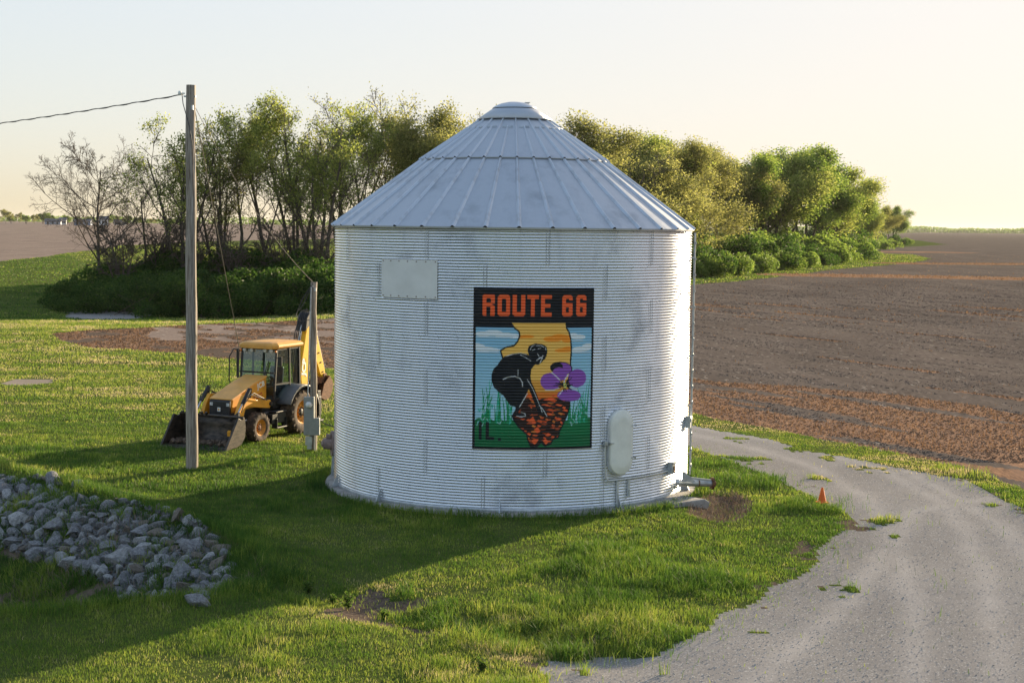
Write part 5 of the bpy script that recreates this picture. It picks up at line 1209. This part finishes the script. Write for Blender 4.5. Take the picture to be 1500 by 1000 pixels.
# bushes under the trees
k = 0
bl = [(118, 128, 62), (150, 124, 66), (185, 126, 80), (222, 122, 72), (258, 125, 92), (296, 120, 78), (330, 124, 98), (368, 121, 86), (402, 123, 98), (440, 121, 90), (476, 122, 96), (205, 136, 84), (280, 137, 104), (350, 137, 110), (425, 136, 108), (500, 132, 104), (520, 122, 80)]
bl.sort()
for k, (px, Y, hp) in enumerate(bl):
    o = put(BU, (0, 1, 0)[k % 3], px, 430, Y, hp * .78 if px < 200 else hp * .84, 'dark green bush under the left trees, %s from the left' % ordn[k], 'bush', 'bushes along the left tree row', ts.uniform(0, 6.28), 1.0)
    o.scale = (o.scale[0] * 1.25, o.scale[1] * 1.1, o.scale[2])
br2 = [(1030, 205, 62), (1062, 212, 60), (1092, 222, 56), (1120, 240, 50), (1146, 258, 48), (1172, 275, 46), (1196, 295, 44), (1218, 312, 40), (1240, 330, 38), (1258, 350, 32), (1000, 200, 62), (960, 196, 60), (1240, 560, 20), (1262, 590, 22), (1284, 620, 18), (1180, 300, 60), (1225, 340, 50), (1130, 262, 64), (1085, 240, 70)]
br2 += [(1052, 262, 92), (1078, 276, 90), (1104, 290, 86), (1136, 305, 82), (1164, 322, 78), (1192, 342, 72), (1216, 362, 64), (1234, 390, 56), (1252, 430, 46), (1270, 500, 34), (1290, 560, 30), (1302, 640, 24), (1316, 690, 18)]
br2.sort()
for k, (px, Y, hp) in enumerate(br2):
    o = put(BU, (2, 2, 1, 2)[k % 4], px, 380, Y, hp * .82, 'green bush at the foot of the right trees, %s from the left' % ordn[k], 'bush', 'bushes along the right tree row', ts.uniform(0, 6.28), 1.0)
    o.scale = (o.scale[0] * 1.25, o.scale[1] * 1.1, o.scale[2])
for k, (px, Y, hp) in enumerate(sorted([(178, 132, 125), (232, 136, 125), (290, 134, 120), (345, 133, 110), (410, 136, 125), (466, 134, 115)])):
    put([BARE], 0, px, 430, Y, hp, 'leafless brown shrub between the left trunks, %s from the left' % ordn[k], 'shrub', 'bare shrubs between the left trunks', ts.uniform(0, 6.28), 1.2)
# ---------------------------------------------------------------- the far farmstead and woods
hb_m = mat('house_white', (.55, .56, .58), .7); rf_m = mat('house_roof', (.10, .10, .12), .8); win_m = mat('house_window', (.05, .06, .08), .3)
def house(px, Y, w, d, h, rz, label, wall=hb_m):
    p = atY(px, 322, Y); z = hz(p.x, Y); e = empty('farm_building', (p.x, Y, z), rz); tag(e, label, 'building')
    mb = MB(); mb.box((0, 0, h / 2), (w, d, h)); mb.prism([(-d / 2, h), (d / 2, h), (0, h + d * .38)], -w / 2, w / 2, ax='x'); mb.build('wall', wall, e)
    mb = MB(); mb.prism([(-d / 2 - .6, h - .3), (0, h + d * .42), (0, h + d * .42 + .35), (-d / 2 - .7, h + .1)], -w / 2 - .5, w / 2 + .5, ax='x'); mb.prism([(d / 2 + .6, h - .3), (0, h + d * .42), (0, h + d * .42 + .35), (d / 2 + .7, h + .1)], -w / 2 - .5, w / 2 + .5, ax='x'); mb.build('roof', rf_m, e)
    for s in (-.3, 0, .3):
        mb = MB(); mb.box((s * w, -d / 2 - .03, h * .5), (1.6, .08, 2.2)); mb.build('window', win_m, e)
FY = 1250
house(78, FY, 13, 5, 2.6, .1, 'grey shed roofed farm building left of the white house on the horizon', mat('barn_grey', (.30, .33, .40), .7))
house(92, FY + 30, 6, 4, 4, .2, 'small far pale farm building just right of the grey shed')
house(122, FY - 20, 14, 5, 2.8, -.1, 'blue grey far farm building beside the white house', mat('barn_blue', (.22, .27, .38), .7))
house(150, FY, 9, 5.5, 5.0, .4, 'white two storey farmhouse far behind the leafless tree')
house(176, FY + 60, 10, 5, 2.6, .0, 'low white far shed right of the farmhouse')
def ball_tree(px, Y, hp, wf, kd, label):
    o = put(TT, kd, px, 322, Y, hp, label, 'tree', 'trees round the far farm', ts.uniform(0, 6.28), wf)
ft = [(8, 22, 5, 1.3), (16, 13, 6, 1.4), (28, 17, 5, 1.0), (38, 14, 6, 1.7), (50, 15, 5, 1.3), (63, 17, 6, 1.8), (74, 15, 6, 1.6), (98, 14, 6, 1.6), (112, 12, 6, 1.4), (133, 13, 6, 1.2), (160, 13, 6, 1.5), (168, 15, 6, 1.6), (186, 14, 6, 1.8), (200, 12, 6, 1.6), (222, 10, 5, 1.6), (250, 9, 6, 1.8)]
for k, (px, hp, kd, wf) in enumerate(ft): ball_tree(px, FY + 40 + 30 * (k % 3), hp, wf, kd, 'tiny far tree at the farmstead on the horizon, %s from the left' % ordn[k])
# distant woods on the right horizon
n = 26000; g = np.random.default_rng(9); xw = g.uniform(0, 1, n); Cx = 700 + xw * 3000; hgt = 14 * (.5 + fbm(xw * 60, xw * 0 + 3, 5)) * sstep(.2, .42, fbm(xw * 14, xw * 0 + 1, 6))
C = np.stack([Cx, 4200 + g.uniform(-60, 60, n), g.uniform(0, 1, n) * hgt], 1); Vl, Fl = leaves_np(C, 3.2, 9)
o = npmesh('far_woods', Vl, Fl, LEAF['deep'], tint=np.full(len(Vl), .3)); o['kind'] = 'stuff'
n = 9000; xw = g.uniform(0, 1, n); C = np.stack([-2400 + xw * 2300, 2500 + g.uniform(-60, 60, n), g.uniform(0, 1, n) * 9 * (.5 + fbm(xw * 40, xw * 0 + 3, 5))], 1); C[:, 2] += 3; Vl, Fl = leaves_np(C, 2.6, 19)
o = npmesh('horizon_woods', Vl, Fl, LEAF['deep'], tint=np.full(len(Vl), .3)); o['kind'] = 'stuff'

# ---------------------------------------------------------------- the air
hm = bpy.data.materials.new('haze'); hm.use_nodes = True; hn = hm.node_tree; hn.nodes.clear()
ho = hn.nodes.new('ShaderNodeOutputMaterial'); hv = hn.nodes.new('ShaderNodeVolumePrincipled')
hv.inputs['Color'].default_value = (.95, .93, .90, 1); hv.inputs['Density'].default_value = .00003; hv.inputs['Anisotropy'].default_value = .2
hn.links.new(hv.outputs[0], ho.inputs['Volume'])
mb = MB(); mb.box((0, 3300, 18), (12600, 12000, 42)); hz_o = mb.build('haze', hm); hz_o['kind'] = 'stuff'
